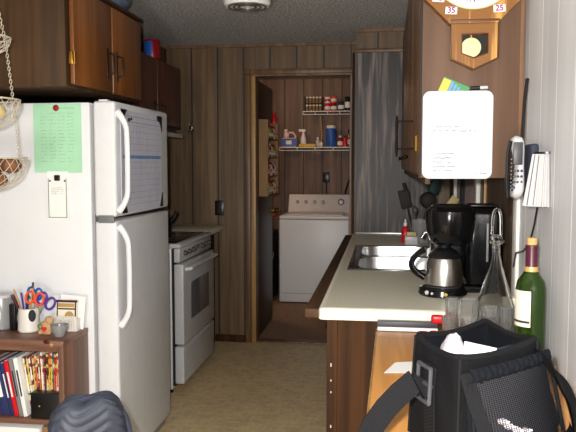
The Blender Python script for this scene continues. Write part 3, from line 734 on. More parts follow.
for i, (a, rr, dz) in enumerate(((0.0, .092, .0), (.8, .092, .0), (1.6, .092, .0), (2.4, .092, 0), (3.2, .092, 0), (4.0, .092, 0), (4.75, .092, 0), (5.5, .092, .0), (.4, .040, -.050), (2.5, .040, -.050), (4.6, .040, -.050))):
    o = MB().ball((0, 0, 0), .033, (1.0, .95, .8), 14, .02).build('potato', 'potato', loc=(hx + rr * math.cos(a), hy + rr * math.sin(a), 1.25 + tiers[2][0] - .026 + dz)); o.rotation_euler = (0, .2, a * 2)
    tag(o, 'brown potato among others in the lowest tier of the hanging basket', 'potato', 'potatoes in the lowest basket')
for i, (a, rr) in enumerate(((-.2, .06), (1.9, .06), (3.9, .06))):
    tag(MB().solid([(.006, -.024), (.022, -.018), (.03, 0), (.022, .018), (.006, .028), (.003, .04)], seg=16).build('onion', 'onion', loc=(hx + rr * math.cos(a), hy + rr * math.sin(a), 1.25 + tiers[1][0] - .042)), 'yellow onion in the middle tier of the hanging basket', 'onion', 'onions in the middle basket')

# ---- ceiling lamp
t = thing('ceiling_lamp', 'round white drum ceiling lamp with ringed bottom', 'lamp', (-.71, 3.62, H))
MB().solid([(.115, -.012), (.122, -.02), (.122, -.078), (.112, -.092)], seg=48).build('drum', 'diff', t)
MB().solid([(.128, 0), (.128, -.011)], seg=48).build('base_ring', 'lampmetal', t)
b = MB()
for r in (.10, .075, .05): b.lathe([(r, -.0925), (r, -.097), (r - .010, -.097), (r - .010, -.0925)], seg=48)
b.build('bottom_ring', 'lampmetal', t)

t = thing('ceiling_spotlight', 'small dark ceiling fixture beside the top of the right wall cabinet', 'lamp', (.052, 3.50, H))
MB().solid([(.045, -.0005), (.048, -.01), (.046, -.04), (.040, -.05)], seg=28).build('housing', 'black_matte', t)
MB().solid([(.038, -.0505), (.034, -.062), (.020, -.068)], seg=28).build('glass_cover', 'grey', t)
# ---- chair with quilted jacket
cx, cy = -.806, 1.80
t = thing('dining_chair', 'dark wooden chair under the quilted jacket at the bottom edge', 'chair', (cx, cy, 0), math.radians(40))
MB().box(-.20, -.42, .42, .20, .02, .45, .012, 3).build('seat', 'cab_base', t)
for (x_, y_) in ((-.17, -.39), (.17, -.39)): MB().box(x_ - .018, y_ - .018, 0, x_ + .018, y_ + .018, .419, .004).build('leg', 'cab_base', t)
for x_ in (-.17, .17): MB().box(x_ - .018, -.018, 0, x_ + .018, .018, .419, .004).build('leg', 'cab_base', t)
b = MB(); b.prism([(-.08, .451), (.08, .451)] + [(.08 * math.cos(a), .60 + .115 * math.sin(a)) for a in [PI * i / 16 for i in range(17)]], -.012, .012, 'xz'); b.build('backrest', 'cab_base', t)
t = thing('quilted_jacket', 'slate-blue quilted jacket draped over the chair back', 'jacket', (cx, cy, 0), math.radians(40))
def jacket(u, v):
    # v: 0 bottom .. 1 over crown ; u around
    a = 2 * PI * u
    k = math.sin(min(1, v) * PI / 2)
    hgt = .475 + .272 * k
    wdt = (.108 - .012 * v) * math.sqrt(max(0, 1 - (max(0, (v - .35) / .65)) ** 2.6)) + .001
    dpt = (.066 - .015 * v) * math.sqrt(max(0, 1 - (max(0, (v - .55) / .45)) ** 2.5)) + .001
    q = 1 + .05 * abs(math.sin(hgt * 110 + 2.2 * abs(math.sin(a * 2.5)))) ** .6 + .02 * math.sin(a * 5)
    ca, sa = math.cos(a), math.sin(a)
    sx = math.copysign(abs(ca) ** .8, ca); sy = math.copysign(abs(sa) ** .8, sa)
    return (wdt * sx * q, dpt * sy * (1 + (q - 1) * 2.2), hgt + .006 * math.sin(a * 4))
MB().grid(jacket, 96, 70).build('shell', 'quilt', t, smooth=80)
MB().tube(arc(25, lambda u: (.112 * math.cos(PI * u), -.010 - .02 * (1 - math.sin(PI * u)), .56 + .188 * math.sin(PI * u) ** .6)), .008, 8).build('seam_piping', 'quilt_dark', t)

# ================================================================== RIGHT SIDE
cz = .912
XC = -.215
t = thing('base_cabinet', 'long dark brown base cabinet run under the beige worktop', 'cabinet', (0, 0, 0))
b = MB(); b.box(-.175, 2.318, .09, -.155, 4.795, .872); b.box(-.154, 2.318, .0, XR - .002, 2.34, .872); b.box(-.154, 4.775, 0, XR - .002, 4.795, .872)
b.box(-.11, 2.341, 0, -.095, 4.774, .09)
b.build('carcass', 'cab_base', t)
MB().box(-.187, 2.306, .0, -.152, 2.3175, .872, .002).build('corner_stile', 'cab_base', t)
b = MB()
for (z0, z1) in ((.71, .722), (.50, .51), (.62, .626), (.66, .666)): b.box(-.174, 2.3045, z0, -.1705, 2.3058, z1)
b.build('paint_marks', 'silver', t)
ys = [2.36, 2.90, 3.46, 4.06, 4.72]
for y0, y1 in zip(ys, ys[1:]):
    dd = MB().box(-.192, y0 + .012, .12, -.1755, y1 - .012, .68, .003).build('door', 'cab_base', t)
    MB().tube([(-.192, y1 - .06, .56), (-.215, y1 - .06, .565), (-.215, y1 - .06, .635), (-.192, y1 - .06, .64)], .005, 8).build('handle', 'dark_iron', dd)
    dd = MB().box(-.192, y0 + .012, .70, -.1755, y1 - .012, .85, .003).build('drawer', 'cab_base', t)
    ym = (y0 + y1) / 2
    MB().tube([(-.192, ym - .04, .775), (-.215, ym - .035, .775), (-.215, ym + .035, .775), (-.192, ym + .04, .775)], .005, 8).build('handle', 'dark_iron', dd)
# worktop with sink hole
SX0, SX1, SY0, SY1 = -.150, .30, 3.14, 4.05
b = MB(); e = .018
b.box(XC + e, 2.29 + e, .873, XR - .001, SY0, cz, 0); b.box(XC + e, SY1, .873, XR - .001, 4.77, cz); b.box(XC + e, SY0, .873, SX0, SY1, cz); b.box(SX1, SY0, .873, XR - .001, SY1, cz)
b.box(XC + e, SY0, .873, SX0, SY1, cz)
t = thing('countertop', 'speckled beige worktop with cream front edge beside the sink', 'countertop', (0, 0, 0))
b.build('surface', 'counter', t)
b = MB()
def edge_poly(s): return [(0, .873), (s * e, .873)] 
# rounded nosing, mitred round the corner
prof = [(0, .873)] + [(e * (math.cos(a)) if False else e * math.sin(a), cz - .010 + .010 * math.cos(a)) for a in [PI / 2 * i / 5 for i in range(6)]]
rr = []
pr = [(e, .873)] + [(e, .88)] + [(e * math.sin(PI / 2 - PI / 2 * i / 5) , cz - .012 + .012 * math.sin(PI / 2 * i / 5)) for i in range(6)]
for (px_, py_, nx, ny) in ((XC + e, 4.77, -1, 0), (XC + e, 2.29 + e, -1, 0), (XC + e, 2.29 + e, -.7071, -.7071), (XC + e, 2.29 + e, 0, -1), (XR - .001, 2.29 + e, 0, -1)):
    rr.append([b.bm.verts.new((px_ + nx * q, py_ + ny * q, z)) for q, z in pr])
for A, B in zip(rr, rr[1:]):
    for i in range(len(pr) - 1): b.bm.faces.new((A[i], A[i + 1], B[i + 1], B[i]))
    b.bm.faces.new((A[0], B[0], B[-1], A[-1])) if False else None
b.build('nosing', 'counter_edge', t)
MB().box(-.262, 2.315, .872, XC - .0005, 4.765, .903, .003).build('edge_rail', 'rail', t, label='brown wooden rail along the aisle edge')
MB().box(XC + e + .002, 4.745, cz + .0005, XR - .002, 4.771, cz + .012, .003).build('back_lip', 'steel', t)
# sink
t = thing('kitchen_sink', 'double-bowl stainless steel sink set into the worktop', 'sink', ((SX0 + SX1) / 2, (SY0 + SY1) / 2, cz))
hw, hl = (SX1 - SX0) / 2, (SY1 - SY0) / 2
b = MB()
b.box(-hw - .014, -hl - .014, .0005, hw + .014, -hl + .022, .005, .002); b.box(-hw - .014, hl - .022, .0005, hw + .014, hl + .014, .005, .002)
b.box(-hw - .014, -hl + .022, .0005, -hw + .03, hl - .022, .005, .002); b.box(hw - .03, -hl + .022, .0005, hw + .014, hl - .022, .005, .002)
b.box(-hw + .03, -.02, .0005, hw - .03, .02, .005, .002)
b.build('rim', 'rimsteel', t)
for s_ in (-1, 1):
    y0, y1 = (-hl + .022, -.02) if s_ < 0 else (.02, hl - .022)
    xa, xb = -hw + .03, hw - .03
    b = MB()
    def bowl(u, v):
        a = 2 * PI * u; cxm, cym = (xa + xb) / 2, (y0 + y1) / 2; ax, ay = (xb - xa) / 2, (y1 - y0) / 2
        ca, sa = math.cos(a), math.sin(a); n_ = 5
        k = (abs(ca) ** n_ + abs(sa) ** n_) ** (-1 / n_)
        if v < .6: sc = 1 - .16 * v; z = -.15 * math.sin(v / .6 * PI / 2)
        else: sc = .904 * (1 - (v - .6) / .4) + .0001; z = -.15 - .006 * (v - .6) / .4
        return (cxm + ax * k * ca * sc, cym + ay * k * sa * sc, z + .003)
    b.grid(bowl, 64, 16)
    b.build('bowl', 'sinksteel', t, smooth=60)
    MB().solid([(.03, -.149), (.03, -.146), (.02, -.146)], ((xa + xb) / 2, (y0 + y1) / 2, 0), 24).build('drain', 'chrome', t)
# faucet
t = thing('faucet', 'chrome kitchen faucet behind the sink, half hidden by the coffee maker', 'faucet', (.37, 3.60, cz + .001))
MB().solid([(.028, 0), (.026, .02), (.016, .03), (.014, .10)], seg=24).build('base', 'chrome', t)
MB().tube([(0, 0, .09), (-.03, 0, .13), (-.10, 0, .14), (-.17, 0, .125), (-.18, 0, .10)], .011, 12).build('spout', 'chrome', t)
MB().tube([(0, 0, .10), (.0, .0, .13), (.0, .05, .15)], .006, 8).build('lever', 'chrome', t)

# ---- upper cabinets
t = thing('wall_cabinet', 'tall brown wall cabinet run on the right with the clock and whiteboard on its end', 'cabinet', (0, 0, 0))
MB().box(.128, 2.302, 1.343, XR - .002, 4.77, H - .002, .002).build('body', 'cab_rdoor', t)
MB().box(.113, 2.290, 1.343, XR - .018, 2.3015, H - .002, .002).build('end_panel', 'cab_right', t)
MB().box(.107, 2.2905, 1.343, .1125, 2.3015, H - .002).build('end_gap_shade', 'black_matte', t)  # dark strip added as the shaded gap between end panel and door
MB().box(.128, 2.31, 1.322, .145, 4.76, 1.3425, .002).build('light_rail', 'cab_side', t)
ys = [(2.315, 2.86), (2.875, 3.44), (3.455, 4.02), (4.035, 4.74)]
for i, (y0, y1) in enumerate(ys):
    dd = MB().box(.108, y0, 1.355, .1275, y1, 2.20, .003).build('door', 'cab_rdoor', t)
    if i == 0:
        h_ = 2.80
        MB().tube([(.108, h_, 1.446), (.048, h_, 1.446)], .004, 8).tube([(.108, h_, 1.553), (.048, h_, 1.553)], .004, 8).tube([(.045, h_, 1.415), (.044, h_, 1.45), (.044, h_, 1.50), (.044, h_, 1.55), (.045, h_, 1.575)], [.004, .0065, .005, .0065, .004], 8).build('handle', 'dark_iron', dd)
        MB().box(.101, 2.36, 1.43, .1075, 2.375, 1.48, .002).cyl((.101, 2.355, 1.43), .005, .05, seg=8).build('hinge', 'brass', dd)
    else:
        MB().solid([(.005, 0), (.012, -.014), (.011, -.02)], (.108, y1 - .06, 1.42), 14, 'x').build('knob', 'dark_iron', dd)
YE = 2.2895
# ---- pendulum clock
def P(px, py):  # pixel-ish helper along the cabinet end plane (metres from the measured drawing)
    x = .201 + (px - 452) * (.359 - .201) / 53; z = 1.711 + (60 - py) * (1.808 - 1.711) / 33 * 1.0
    return x, z
t = thing('pendulum_clock', 'golden oak wall clock with round white dial and brass pendulum', 'clock', (0, YE, 0))
cxk, czk = P(473.5, -28)
czk = 1.990
oct_ = [(cxk + .186 * math.cos(PI / 8 + PI / 4 * i), czk + .186 * math.sin(PI / 8 + PI / 4 * i)) for i in range(8)]
MB().prism(oct_, -.045, -.0005, 'xz').build('dial_case', 'oak', t)
l0, zt0 = P(451, 20); r0, _ = P(498.5, 20); _, zb = P(474, 59.5); xm, za = P(474.5, 71)
# neck widening up into the octagon, then lower case with a pentagon hole
hl0, hz1 = P(462, 34); hr0, hz0 = P(488.5, 54); _, hza = P(474, 59)
outer = [(l0, zt0 - .006), (r0, zt0 - .006), (r0, zb), (xm, za), (l0, zb)]
inner = [(hl0, hz1), (hr0, hz1), (hr0, hz0), (xm, hza), (hl0, hz0)]
b = MB(); bm = b.bm
for d_ in (0,):
    F = [[bm.verts.new((x_, y_, z_)) for (x_, z_) in poly] for poly in (outer, inner) for y_ in (-.036, -.0005)]
    of, ob, if_, ib = F
    for i in range(5):
        j = (i + 1) % 5
        bm.faces.new((of[i], of[j], if_[j], if_[i])); bm.faces.new((ob[i], ob[j], ib[j], ib[i])); bm.faces.new((of[i], of[j], ob[j], ob[i])); bm.faces.new((if_[i], if_[j], ib[j], ib[i]))
b.build('pendulum_case', 'oak', t)
b = MB()
for poly, off in ((outer, .004),):
    pts = [(x_, -.037, z_) for x_, z_ in poly]; b.tube(pts, .003, 6, True)
b.tube([(x_, -.037, z_) for x_, z_ in inner], .0025, 6, True)
b.build('moulding', 'oak_dark', t)
MB().box(l0 - .004, -.046, zt0 - .006, r0 + .004, -.0005, zt0 + .002, .002).build('shelf_moulding', 'oak_dark', t)
MB().prism(inner, -.003, -.001, 'xz').build('case_back', 'black_matte', t)
px_, pz_ = P(472.5, 47)
pd = MB().solid([(.030, 0), (.031, .004), (.024, .008), (.01, .0095)], (px_, -.012, pz_), 36, 'y').build('pendulum_bob', 'brass_pale', t)
MB().box(px_ - .002, -.010, pz_ + .03, px_ + .002, -.007, hz1 + .004).build('pendulum_rod', 'brass', t)
MB().lathe([(.0001, -.048), (.128, -.048), (.128, -.0455)], (cxk, 0, czk), 64, 'y').build('dial', 'board', t)
MB().lathe([(.128, -.046), (.129, -.053), (.132, -.053), (.134, -.046)], (cxk, 0, czk), 64, 'y').build('bezel', 'brass_pale', t)
b = MB()
for i in range(60):
    a = 2 * PI * i / 60; r0_, r1_ = (.100, .109) if i % 5 else (.094, .109)
    b.box(cxk - .0008 - (0 if i % 5 else .0008), -.0492, czk + r0_, cxk + .0008 + (0 if i % 5 else .0008), -.0482, czk + r1_, mtx=Matrix.Translation((cxk, 0, czk)) @ Matrix.Rotation(a, 4, 'Y') @ Matrix.Translation((-cxk, 0, -czk)))
b.build('minute_track', 'ink_dark', t)
b = MB(); b.box(cxk - .003, -.0515, czk - .09, cxk + .003, -.0505, czk + .01); b.box(cxk - .06, -.0525, czk - .003, cxk + .01, -.0517, czk + .005)
b.build('clock_hand', 'ink_dark', t)
for s_, a in ((6, PI), (5, PI * 5 / 6), (7, PI * 7 / 6), (12, 0), (3, PI / 2), (9, -PI / 2)):
    text('numeral', str(s_), .026, 'ink_dark', t, (cxk + .08 * math.sin(a), -.0492, czk + .08 * math.cos(a)), (PI / 2, 0, 0))
# number tags
for (px0, py0, s_, rz, lab) in ((450.5, 10.5, '35', .05, 'white tag reading 35 in magenta at lower left of the clock dial'), (498.5, 9.5, '25', -.05, 'white tag reading 25 in magenta at lower right of the clock dial'),
                               (437.5, -2.5, '40', .1, 'white number tag stuck on the left edge of the clock')):
    x_, z_ = P(px0, py0); tg = thing('number_tag', lab, 'tag', (x_, YE - .0505 if s_ != '40' else YE - .0505, z_)); tg.rotation_euler = (0, rz, 0)
    MB().box(-.0175, 0, -.011, .0175, .0015, .011, .0005).build('card', 'paper', tg)
    text('number', s_, .024, 'magenta', tg, (0, -.0002, 0), (PI / 2, 0, 0))
    if s_ == '35' or s_ == '25':
        MB().box(-.005, .0016, -.004, .005, .0045, .010).build('tape', 'paper', tg)
# ---- whiteboard
x0, z1 = .117, 1.616; x1, z0 = .333, 1.341
t = thing('whiteboard', 'white message board with rounded corners and faint notes on the cabinet end', 'whiteboard', (0, YE, 0))
r = .022
pts = []
for (cx_, cz_, a0) in ((x1 - r, z1 - r, 0), (x0 + r, z1 - r, PI / 2), (x0 + r, z0 + r, PI), (x1 - r, z0 + r, 1.5 * PI)):
    pts += [(cx_ + r * math.cos(a0 + PI / 2 * i / 6), cz_ + r * math.sin(a0 + PI / 2 * i / 6)) for i in range(7)]
MB().prism(pts, -.012, -.003, 'xz').build('panel', 'board', t)
b = MB()
scribble(b, .145, .235, 1.505, -.0122, .005, .0011); scribble(b, .145, .285, 1.492, -.0122, .005, .0011)
for i, z in enumerate((1.420, 1.406, 1.393, 1.379, 1.366)): scribble(b, .15, .22 - .006 * (i % 3), z, -.0122, .004, .0011)
scribble(b, .285, .32, 1.358, -.0122, .004, .0011)
b.build('writing', 'ink_pale', t)
t = thing('photo_card', 'yellow-green and blue card tucked behind the top of the whiteboard', 'card', (.190, YE - .001, 1.60)); t.rotation_euler = (0, .42, 0)
MB().box(-.032, -.0015, 0, .055, 0, .054).build('card', 'green', t)
b = MB(); b.box(-.031, -.0022, .002, -.006, -.0016, .05); b.build('yellow_panel', 'yellow', t)
b = MB()
for i in range(5): b.box(-.004 + i * .012, -.0022, .004, .004 + i * .012, -.0016, .050 - i * .004)
b.build('blue_print', 'calblue', t)
t = thing('dry_marker', 'black marker lying behind the top edge of the whiteboard', 'marker', (.262, YE - .0075, 1.624)); t.rotation_euler = (0, -.05, 0)
MB().solid([(.006, 0), (.006, .03)], seg=12, axis='x').build('barrel', 'black', t)
MB().solid([(.0055, .0302), (.0055, .052), (.004, .054)], seg=12, axis='x').build('cap', 'silver', t)

# ---- wall phone
t = thing('cordless_phone', 'silver and black cordless phone with antenna in a wall cradle', 'telephone', (XR - .001, 2.12, 1.29))
MB().box(-.022, -.060, -.015, 0, .045, .155, .008, 3).build('cradle', 'quilt_dark', t)
hs = thing('x', 'x', 'x'); bpy.data.objects.remove(hs)
def hand(u, v):
    a = 2 * PI * u; z = -.005 + .185 * v
    wv_ = .033 + .003 * math.cos(v * 2 * PI); dv = .015 + .004 * math.cos(v * 2 * PI)
    k = math.sqrt(max(0, 1 - (abs(v - .5) * 2) ** 8)) + .0001
    ca, sa = math.cos(a), math.sin(a)
    return (-.052 + dv * k * math.copysign(abs(ca) ** .6, ca) - .010 * math.sin(v * PI) * -1, -.01 + wv_ * k * math.copysign(abs(sa) ** .6, sa), z)
hb = MB().grid(hand, 40, 24).rot(math.radians(-6), 'X').build('handset', 'silver', t, smooth=60)
b = MB()
for i in range(9): b.box(-.0725, -.038, .02 + .011 * i, -.064, -.030, .026 + .011 * i, .001)
b.build('side_grips', 'black', t)
b = MB()
for i in range(4):
    for j in range(3): b.box(-.060, -.0365 + 0, 0, -.05, -.0365, 0) if False else b.ball((-.062 + .010 * j, -.037, .03 + .016 * i), .0042, (1, .5, .9), 8)
b.build('keypad', 'dgrey', t)
MB().box(-.066, -.041, .095, -.040, -.034, .16, .003).build('earpiece', 'dgrey', t)
MB().tube([(-.074, -.012, .0), (-.078, -.012, .05), (-.076, -.012, .13), (-.070, -.012, .165)], .006, 8).build('side_band', 'black', t)
MB().tube([(-.036, .0, .165), (-.03, .008, .28), (-.022, .018, .345)], [.0055, .005, .0055], 10).build('antenna', 'black', t)
# ---- pleated lamp shade on the wall
t = thing('wall_night_lamp', 'small white pleated lampshade on the right wall in front of the phone', 'lamp', (XR - .002, 1.955, 1.276))
MB().lathe([(.054, 0), (.034, .138)], (-.0, 0, 0), 120, arc=(PI / 2, 1.5 * PI), flute=(26, .10)).lathe([(.052, 0), (.033, .138)], (-.0, 0, 0), 120, arc=(PI / 2, 1.5 * PI), flute=(26, .10)).build('shade', 'shade', t, smooth=60)
for a_ in (2.2, 2.75, 3.5, 3.9):
    MB().tube([(.0565 * math.cos(a_), .0565 * math.sin(a_), .002), (.036 * math.cos(a_), .036 * math.sin(a_), .136)], .0013, 6).build('dark_line', 'dgrey', t)  # thin dark lines running up the pleats
MB().lathe([(.037, .139), (.037, .144), (.0001, .144)], (0, 0, 0), 40, arc=(PI / 2, 1.5 * PI)).build('top_ring', 'black', t)
MB().box(-.018, -.015, .03, 0, .015, .12, .004).build('socket', 'dgrey', t)
MB().tube([(-.02, .0, .03), (-.02, .01, -.01), (-.018, .05, -.055), (-.02, .10, -.115), (-.022, .18, -.145), (-.02, .30, -.165), (-.012, .38, -.22)], .0028, 8).build('cord', 'black', t)

# ---- coffee maker
t = thing('coffee_maker', 'black coffee maker with stainless thermal carafe on the worktop', 'coffee maker', (.225, 2.60, cz + .001))
def rbox(mb, x0, y0, z0, x1, y1, z1, bv): mb.box(x0, y0, z0, x1, y1, z1, bv, 4); return mb
b = MB(); b.solid([(.083, 0), (.088, .006), (.085, .022), (.070, .030)], (-.012, -.012, 0), 40); b.box(-.06, .02, 0, .19, .15, .028, .01, 3)
b.build('base', 'black_gloss', t)
MB().solid([(.06, .0302), (.06, .034)], (-.008, -.01, 0), 36).build('warming_plate', 'dgrey', t)
MB().box(.072, .005, .0285, .202, .15, .318, .028, 6).build('water_tank', 'black_gloss', t)
MB().box(.142, .0025, .12, .150, .0047, .26, .001).build('water_gauge', 'grey', t)
MB().solid([(.060, .186), (.072, .196), (.084, .23), (.090, .28), (.089, .305), (.074, .320)], (.012, .0, 0), 48).build('brew_basket', 'black_gloss', t)
MB().box(-.05, .085, .0285, .071, .15, .31, .015, 3).build('rear_column', 'black', t)
MB().solid([(.07, .3205), (.066, .327)], (.012, 0, 0), 40).box(.085, .02, .3185, .185, .14, .326, .003, 2).build('top_lid', 'black', t)
b = MB(); b.ball((-.072, -.076, .016), .008, (1, .6, 1), 10).ball((-.055, -.088, .015), .005, (1, .6, 1), 10)
b.build('button', 'silver', t)
MB().ball((-.008, -.099, .014), .006, (1.3, .6, .8), 10).build('indicator', 'yellow', t)
cr = thing('carafe', 'stainless carafe of the coffee maker with black handle and lid', 'carafe', (.217, 2.59, cz + .0355))
MB().solid([(.062, 0), (.067, .006), (.067, .03), (.062, .08), (.056, .100)], (0, 0, 0), 48).build('body', 'steel', cr)
MB().solid([(.057, .101), (.058, .107), (.046, .125), (.024, .138), (.02, .15)], (0, 0, 0), 40).build('lid', 'black', cr)
MB().tube([(-.050 - .068 * math.sin(PI * (.06 + .88 * q / 20)) ** .7, -.02 * math.sin(PI * q / 20), .128 - .100 * q / 20) for q in range(21)], .0105, 10, flat=1.25).build('handle', 'black_gloss', cr)

# ---- utensil holder and things by the sink
t = thing('utensil_crock', 'clear grey crock of cooking utensils beyond the sink', 'crock', (.215, 4.30, cz + .001))
MB().lathe([(.0001, 0), (.05, 0), (.052, .01), (.055, .14), (.051, .14), (.047, .012), (.0001, .01)], seg=28).build('pot', 'stone_bowl', t)
def utensil(name, label, dx, dy, ax, ay, ln, head, hm):
    o = thing(name, label, 'utensil', (.215 + dx, 4.30 + dy, cz + .016)); o.rotation_euler = (ax, ay, 0)
    MB().cyl((0, 0, 0), .0045, ln, seg=8).build('shaft', hm if hm != 'cream' else 'bear', o)
    head(ln).build('head', hm, o)
utensil('spatula', 'black slotted spatula with wide square head in the utensil crock', -.03, -.01, .0, -.24, .20, lambda l: MB().box(-.036, -.003, l, .030, .003, l + .11, .004).cyl((.012, -.001, l + .10), .010, .05), 'black_matte')
utensil('ladle', 'black ladle with round bowl in the utensil crock', .0, -.02, .0, .17, .21, lambda l: MB().ball((0, -.01, l + .035), .050, (1, .5, 1), 18), 'black_matte')
utensil('serving_spoon', 'dark teal spoon behind the round ladle', .010, .018, 0, .22, .285, lambda l: MB().ball((0, 0, l + .04), .04, (.9, .3, 1.3), 16), 'teal')
utensil('spatula', 'tan plastic spatula tilting right out of the crock', .02, -.02, 0, .62, .19, lambda l: MB().box(-.022, -.003, l, .026, .003, l + .13, .003), 'onion')
utensil('whisk', 'dark grey whisk at the front of the crock', -.02, -.03, 0, -.08, .16, lambda l: MB().ball((0, 0, l + .02), .018, (1, .8, 1.6), 10), 'dgrey')
t = thing('dish_soap', 'red and clear soap bottle in front of the utensil crock', 'bottle', (.125, 4.26, cz + .001))
MB().solid([(.022, 0), (.024, .005), (.024, .05), (.02, .085), (.010, .10)], seg=20).build('body', 'red', t)
MB().solid([(.011, .101), (.011, .12), (.005, .125), (.005, .14)], seg=14).build('cap', 'white', t)
t = thing('sponge_holder', 'pale sponge holder beside the red soap bottle', 'holder', (.165, 4.16, cz + .001))
MB().box(-.045, -.02, 0, .03, .02, .05, .005, 3).build('tray', 'silver', t)
MB().box(-.035, -.012, .0505, .02, .012, .075, .004, 2).build('sponge', 'onion', t)

# ---- side table with bag
TZ = .85
t = thing('side_table', 'orange pine table butted against the counter end', 'table', (0, 0, 0))
MB().prism([(-.036, .95), (XR - .004, .95), (XR - .004, 2.285), (-.018, 2.285)], TZ - .028, TZ, 'xy').build('tabletop', 'table', t)
MB().prism([(-.041, .95), (-.0365, .95), (-.0185, 2.285), (-.023, 2.285)], TZ - .030, TZ + .001, 'xy').build('edge_band', 'casing_pale', t)
for (x_, y_) in ((-.0, 1.0), (XR - .06, 1.0), (.01, 2.22), (XR - .06, 2.22)): MB().box(x_, y_ - .02, 0, x_ + .04, y_ + .02, TZ - .0285, .003).build('leg', 'oak', t)
MB().box(.041, 2.21, TZ - .12, XR - .061, 2.23, TZ - .029).box(.01, 1.021, TZ - .12, .03, 2.199, TZ - .029).build('apron', 'oak', t)
zt = TZ + .0012
tag(MB().prism([(0, 0), (.085, .01), (.085, .115), (.030, .10)], 0, .0008, 'xy').build('paper_note', 'paper', loc=(.003, 1.79, zt)), 'small white paper lying on the orange table left of the bag', 'paper')
# slim black and white box, knife and scissors
t = thing('slim_box', 'slim black and white box lying along the counter edge', 'box', (-.018, 2.245, zt))
MB().box(0, 0, 0, .19, .022, .013, .001).build('lower', 'paper', t)
MB().box(-.001, .003, .0135, .19, .032, .031, .001).build('cover', 'dgrey', t)
b = MB(); b.box(.0, -.0012, .0, .19, -.0002, .002); b.box(-.0015, -.001, 0, -.0003, .022, .013); b.build('outline', 'black', t)
t = thing('pocket_knife', 'bright red pocket knife lying at the counter corner', 'knife', (.150, 2.225, zt + .045))
t.location = (.150, 2.245, zt + .0325)
MB().box(0, -.013, -.002, .068, .012, .026, .009, 4).build('handle', 'red', t)
MB().box(.008, -.0128, .006, .05, -.0122, .010).build('blade', 'steel', t)
t = thing('scissors', 'small scissors with dark red loops lying on the orange table', 'scissors', (.125, 2.195, zt + .004))
MB().tube(arc(17, lambda u: (.017 * math.cos(2 * PI * u), .024 * math.sin(2 * PI * u), .004))[:-1], .004, 8, True).build('handle', 'dark_red', t)
MB().tube(arc(17, lambda u: (.034 + .014 * math.cos(2 * PI * u), .012 + .02 * math.sin(2 * PI * u), .004))[:-1], .004, 8, True).build('handle', 'dark_red', t)
MB().box(.048, .004, .0005, .12, .012, .004).build('blade', 'steel', t)

# glasses
def tumbler(r, h, cut, loc, label, grp='small glasses beside the bag'):
    o = MB().lathe([(.0001, 0), (r * .8, 0), (r * .84, .004), (r, h), (r * .86, h), (r * .70, .014), (r * .5, .010), (.0001, .009)], seg=36, flute=(14, .05 if cut else .03)).build('drinking_glass', 'cut_glass', loc=loc, smooth=50)
    return tag(o, label, 'glass', grp)
gl = [(.210, 2.185, .021, .126, 1, 'narrow tall glass leftmost of the glass cluster'),
      (.252, 2.125, .032, .134, 0, 'wide clear tumbler second from the left in the glass cluster'),
      (.196, 2.110, .022, .085, 1, 'low cut glass in front of the leftmost glass'),
      (.305, 2.055, .026, .128, 1, 'cut tumbler in front of the decanter at its left'),
      (.350, 2.065, .021, .122, 1, 'cut glass in front of the right side of the decanter'),
      (.245, 2.045, .024, .090, 1, 'low glass nearest the open bag'),
      (.385, 2.020, .018, .110, 1, 'rightmost small glass, close to the wine bottle')]
for (x_, y_, r_, h_, c_, lab) in gl: tumbler(r_, h_, c_, (x_, y_, zt), lab)
# decanter
t = thing('decanter', 'clear glass decanter with a tall looped stopper', 'decanter', (.338, 2.19, zt))
MB().lathe([(.0001, 0), (.060, 0), (.066, .008), (.066, .05), (.057, .105), (.038, .165), (.020, .225), (.0125, .262), (.0125, .292), (.024, .300), (.0235, .305), (.0105, .300), (.0095, .262), (.0175, .222), (.0355, .162), (.054, .103), (.0625, .05), (.061, .012), (.0001, .010)], seg=48).build('body', 'glass', t, smooth=60)
st = MB().solid([(.008, .28), (.009, .305), (.017, .308), (.019, .315), (.010, .322)], seg=20).build('stopper', 'glass', t)
MB().tube(arc(15, lambda u: (-.013 * math.cos(PI * u), 0, .322 + .078 * (1 if .0 < u < 1 else 0) * (math.sin(PI * u) ** .45))), .0042, 8).build('stopper_loop', 'glass', t)
# wine bottle
t = thing('wine_bottle', 'green wine bottle with burgundy neck foil and cork by the white wall', 'bottle', (.378, 1.87, zt))
MB().lathe([(.0001, .012), (.020, .004), (.030, 0), (.037, .004), (.038, .01), (.038, .215), (.034, .235), (.022, .252), (.0155, .266), (.0145, .322), (.012, .322), (.0125, .266), (.019, .252), (.031, .233), (.0355, .214), (.0355, .012), (.0001, .016)], seg=48).build('glass', 'green_glass', t, smooth=60)
MB().lathe([(.0165, .264), (.0155, .270), (.0150, .319), (.0165, .320), (.0165, .328), (.0125, .329)], seg=32).build('neck_foil', 'burgundy', t)
MB().lathe([(.0180, .259), (.0184, .262), (.0166, .273), (.0162, .268)], seg=32).build('foil_band', 'gold', t)
MB().lathe([(.0386, .120), (.0388, .122), (.0388, .212), (.0386, .213)], seg=40, arc=(-3.5, -1.75)).build('label', 'cream', t)
MB().lathe([(.0390, .130), (.0391, .136)], seg=40, arc=(-3.45, -1.80)).build('label_print', 'ink_dark', t)
MB().solid([(.0115, .3225), (.0115, .3285), (.0130, .330), (.0130, .345), (.0115, .347)], seg=24).build('cork', 'cork', t)
# pale block added for the bright patch seen at the decanter
t = thing('bright_patch_block', 'pale cream block added for the bright patch behind the decanter', 'carton', (.398, 2.262, zt))
MB().box(-.024, -.018, 0, .022, .016, .118, .003).build('body', 'cream', t)
MB().box(-.023, -.0192, .0, .021, -.0182, .012).build('base_stripe', 'black', t)

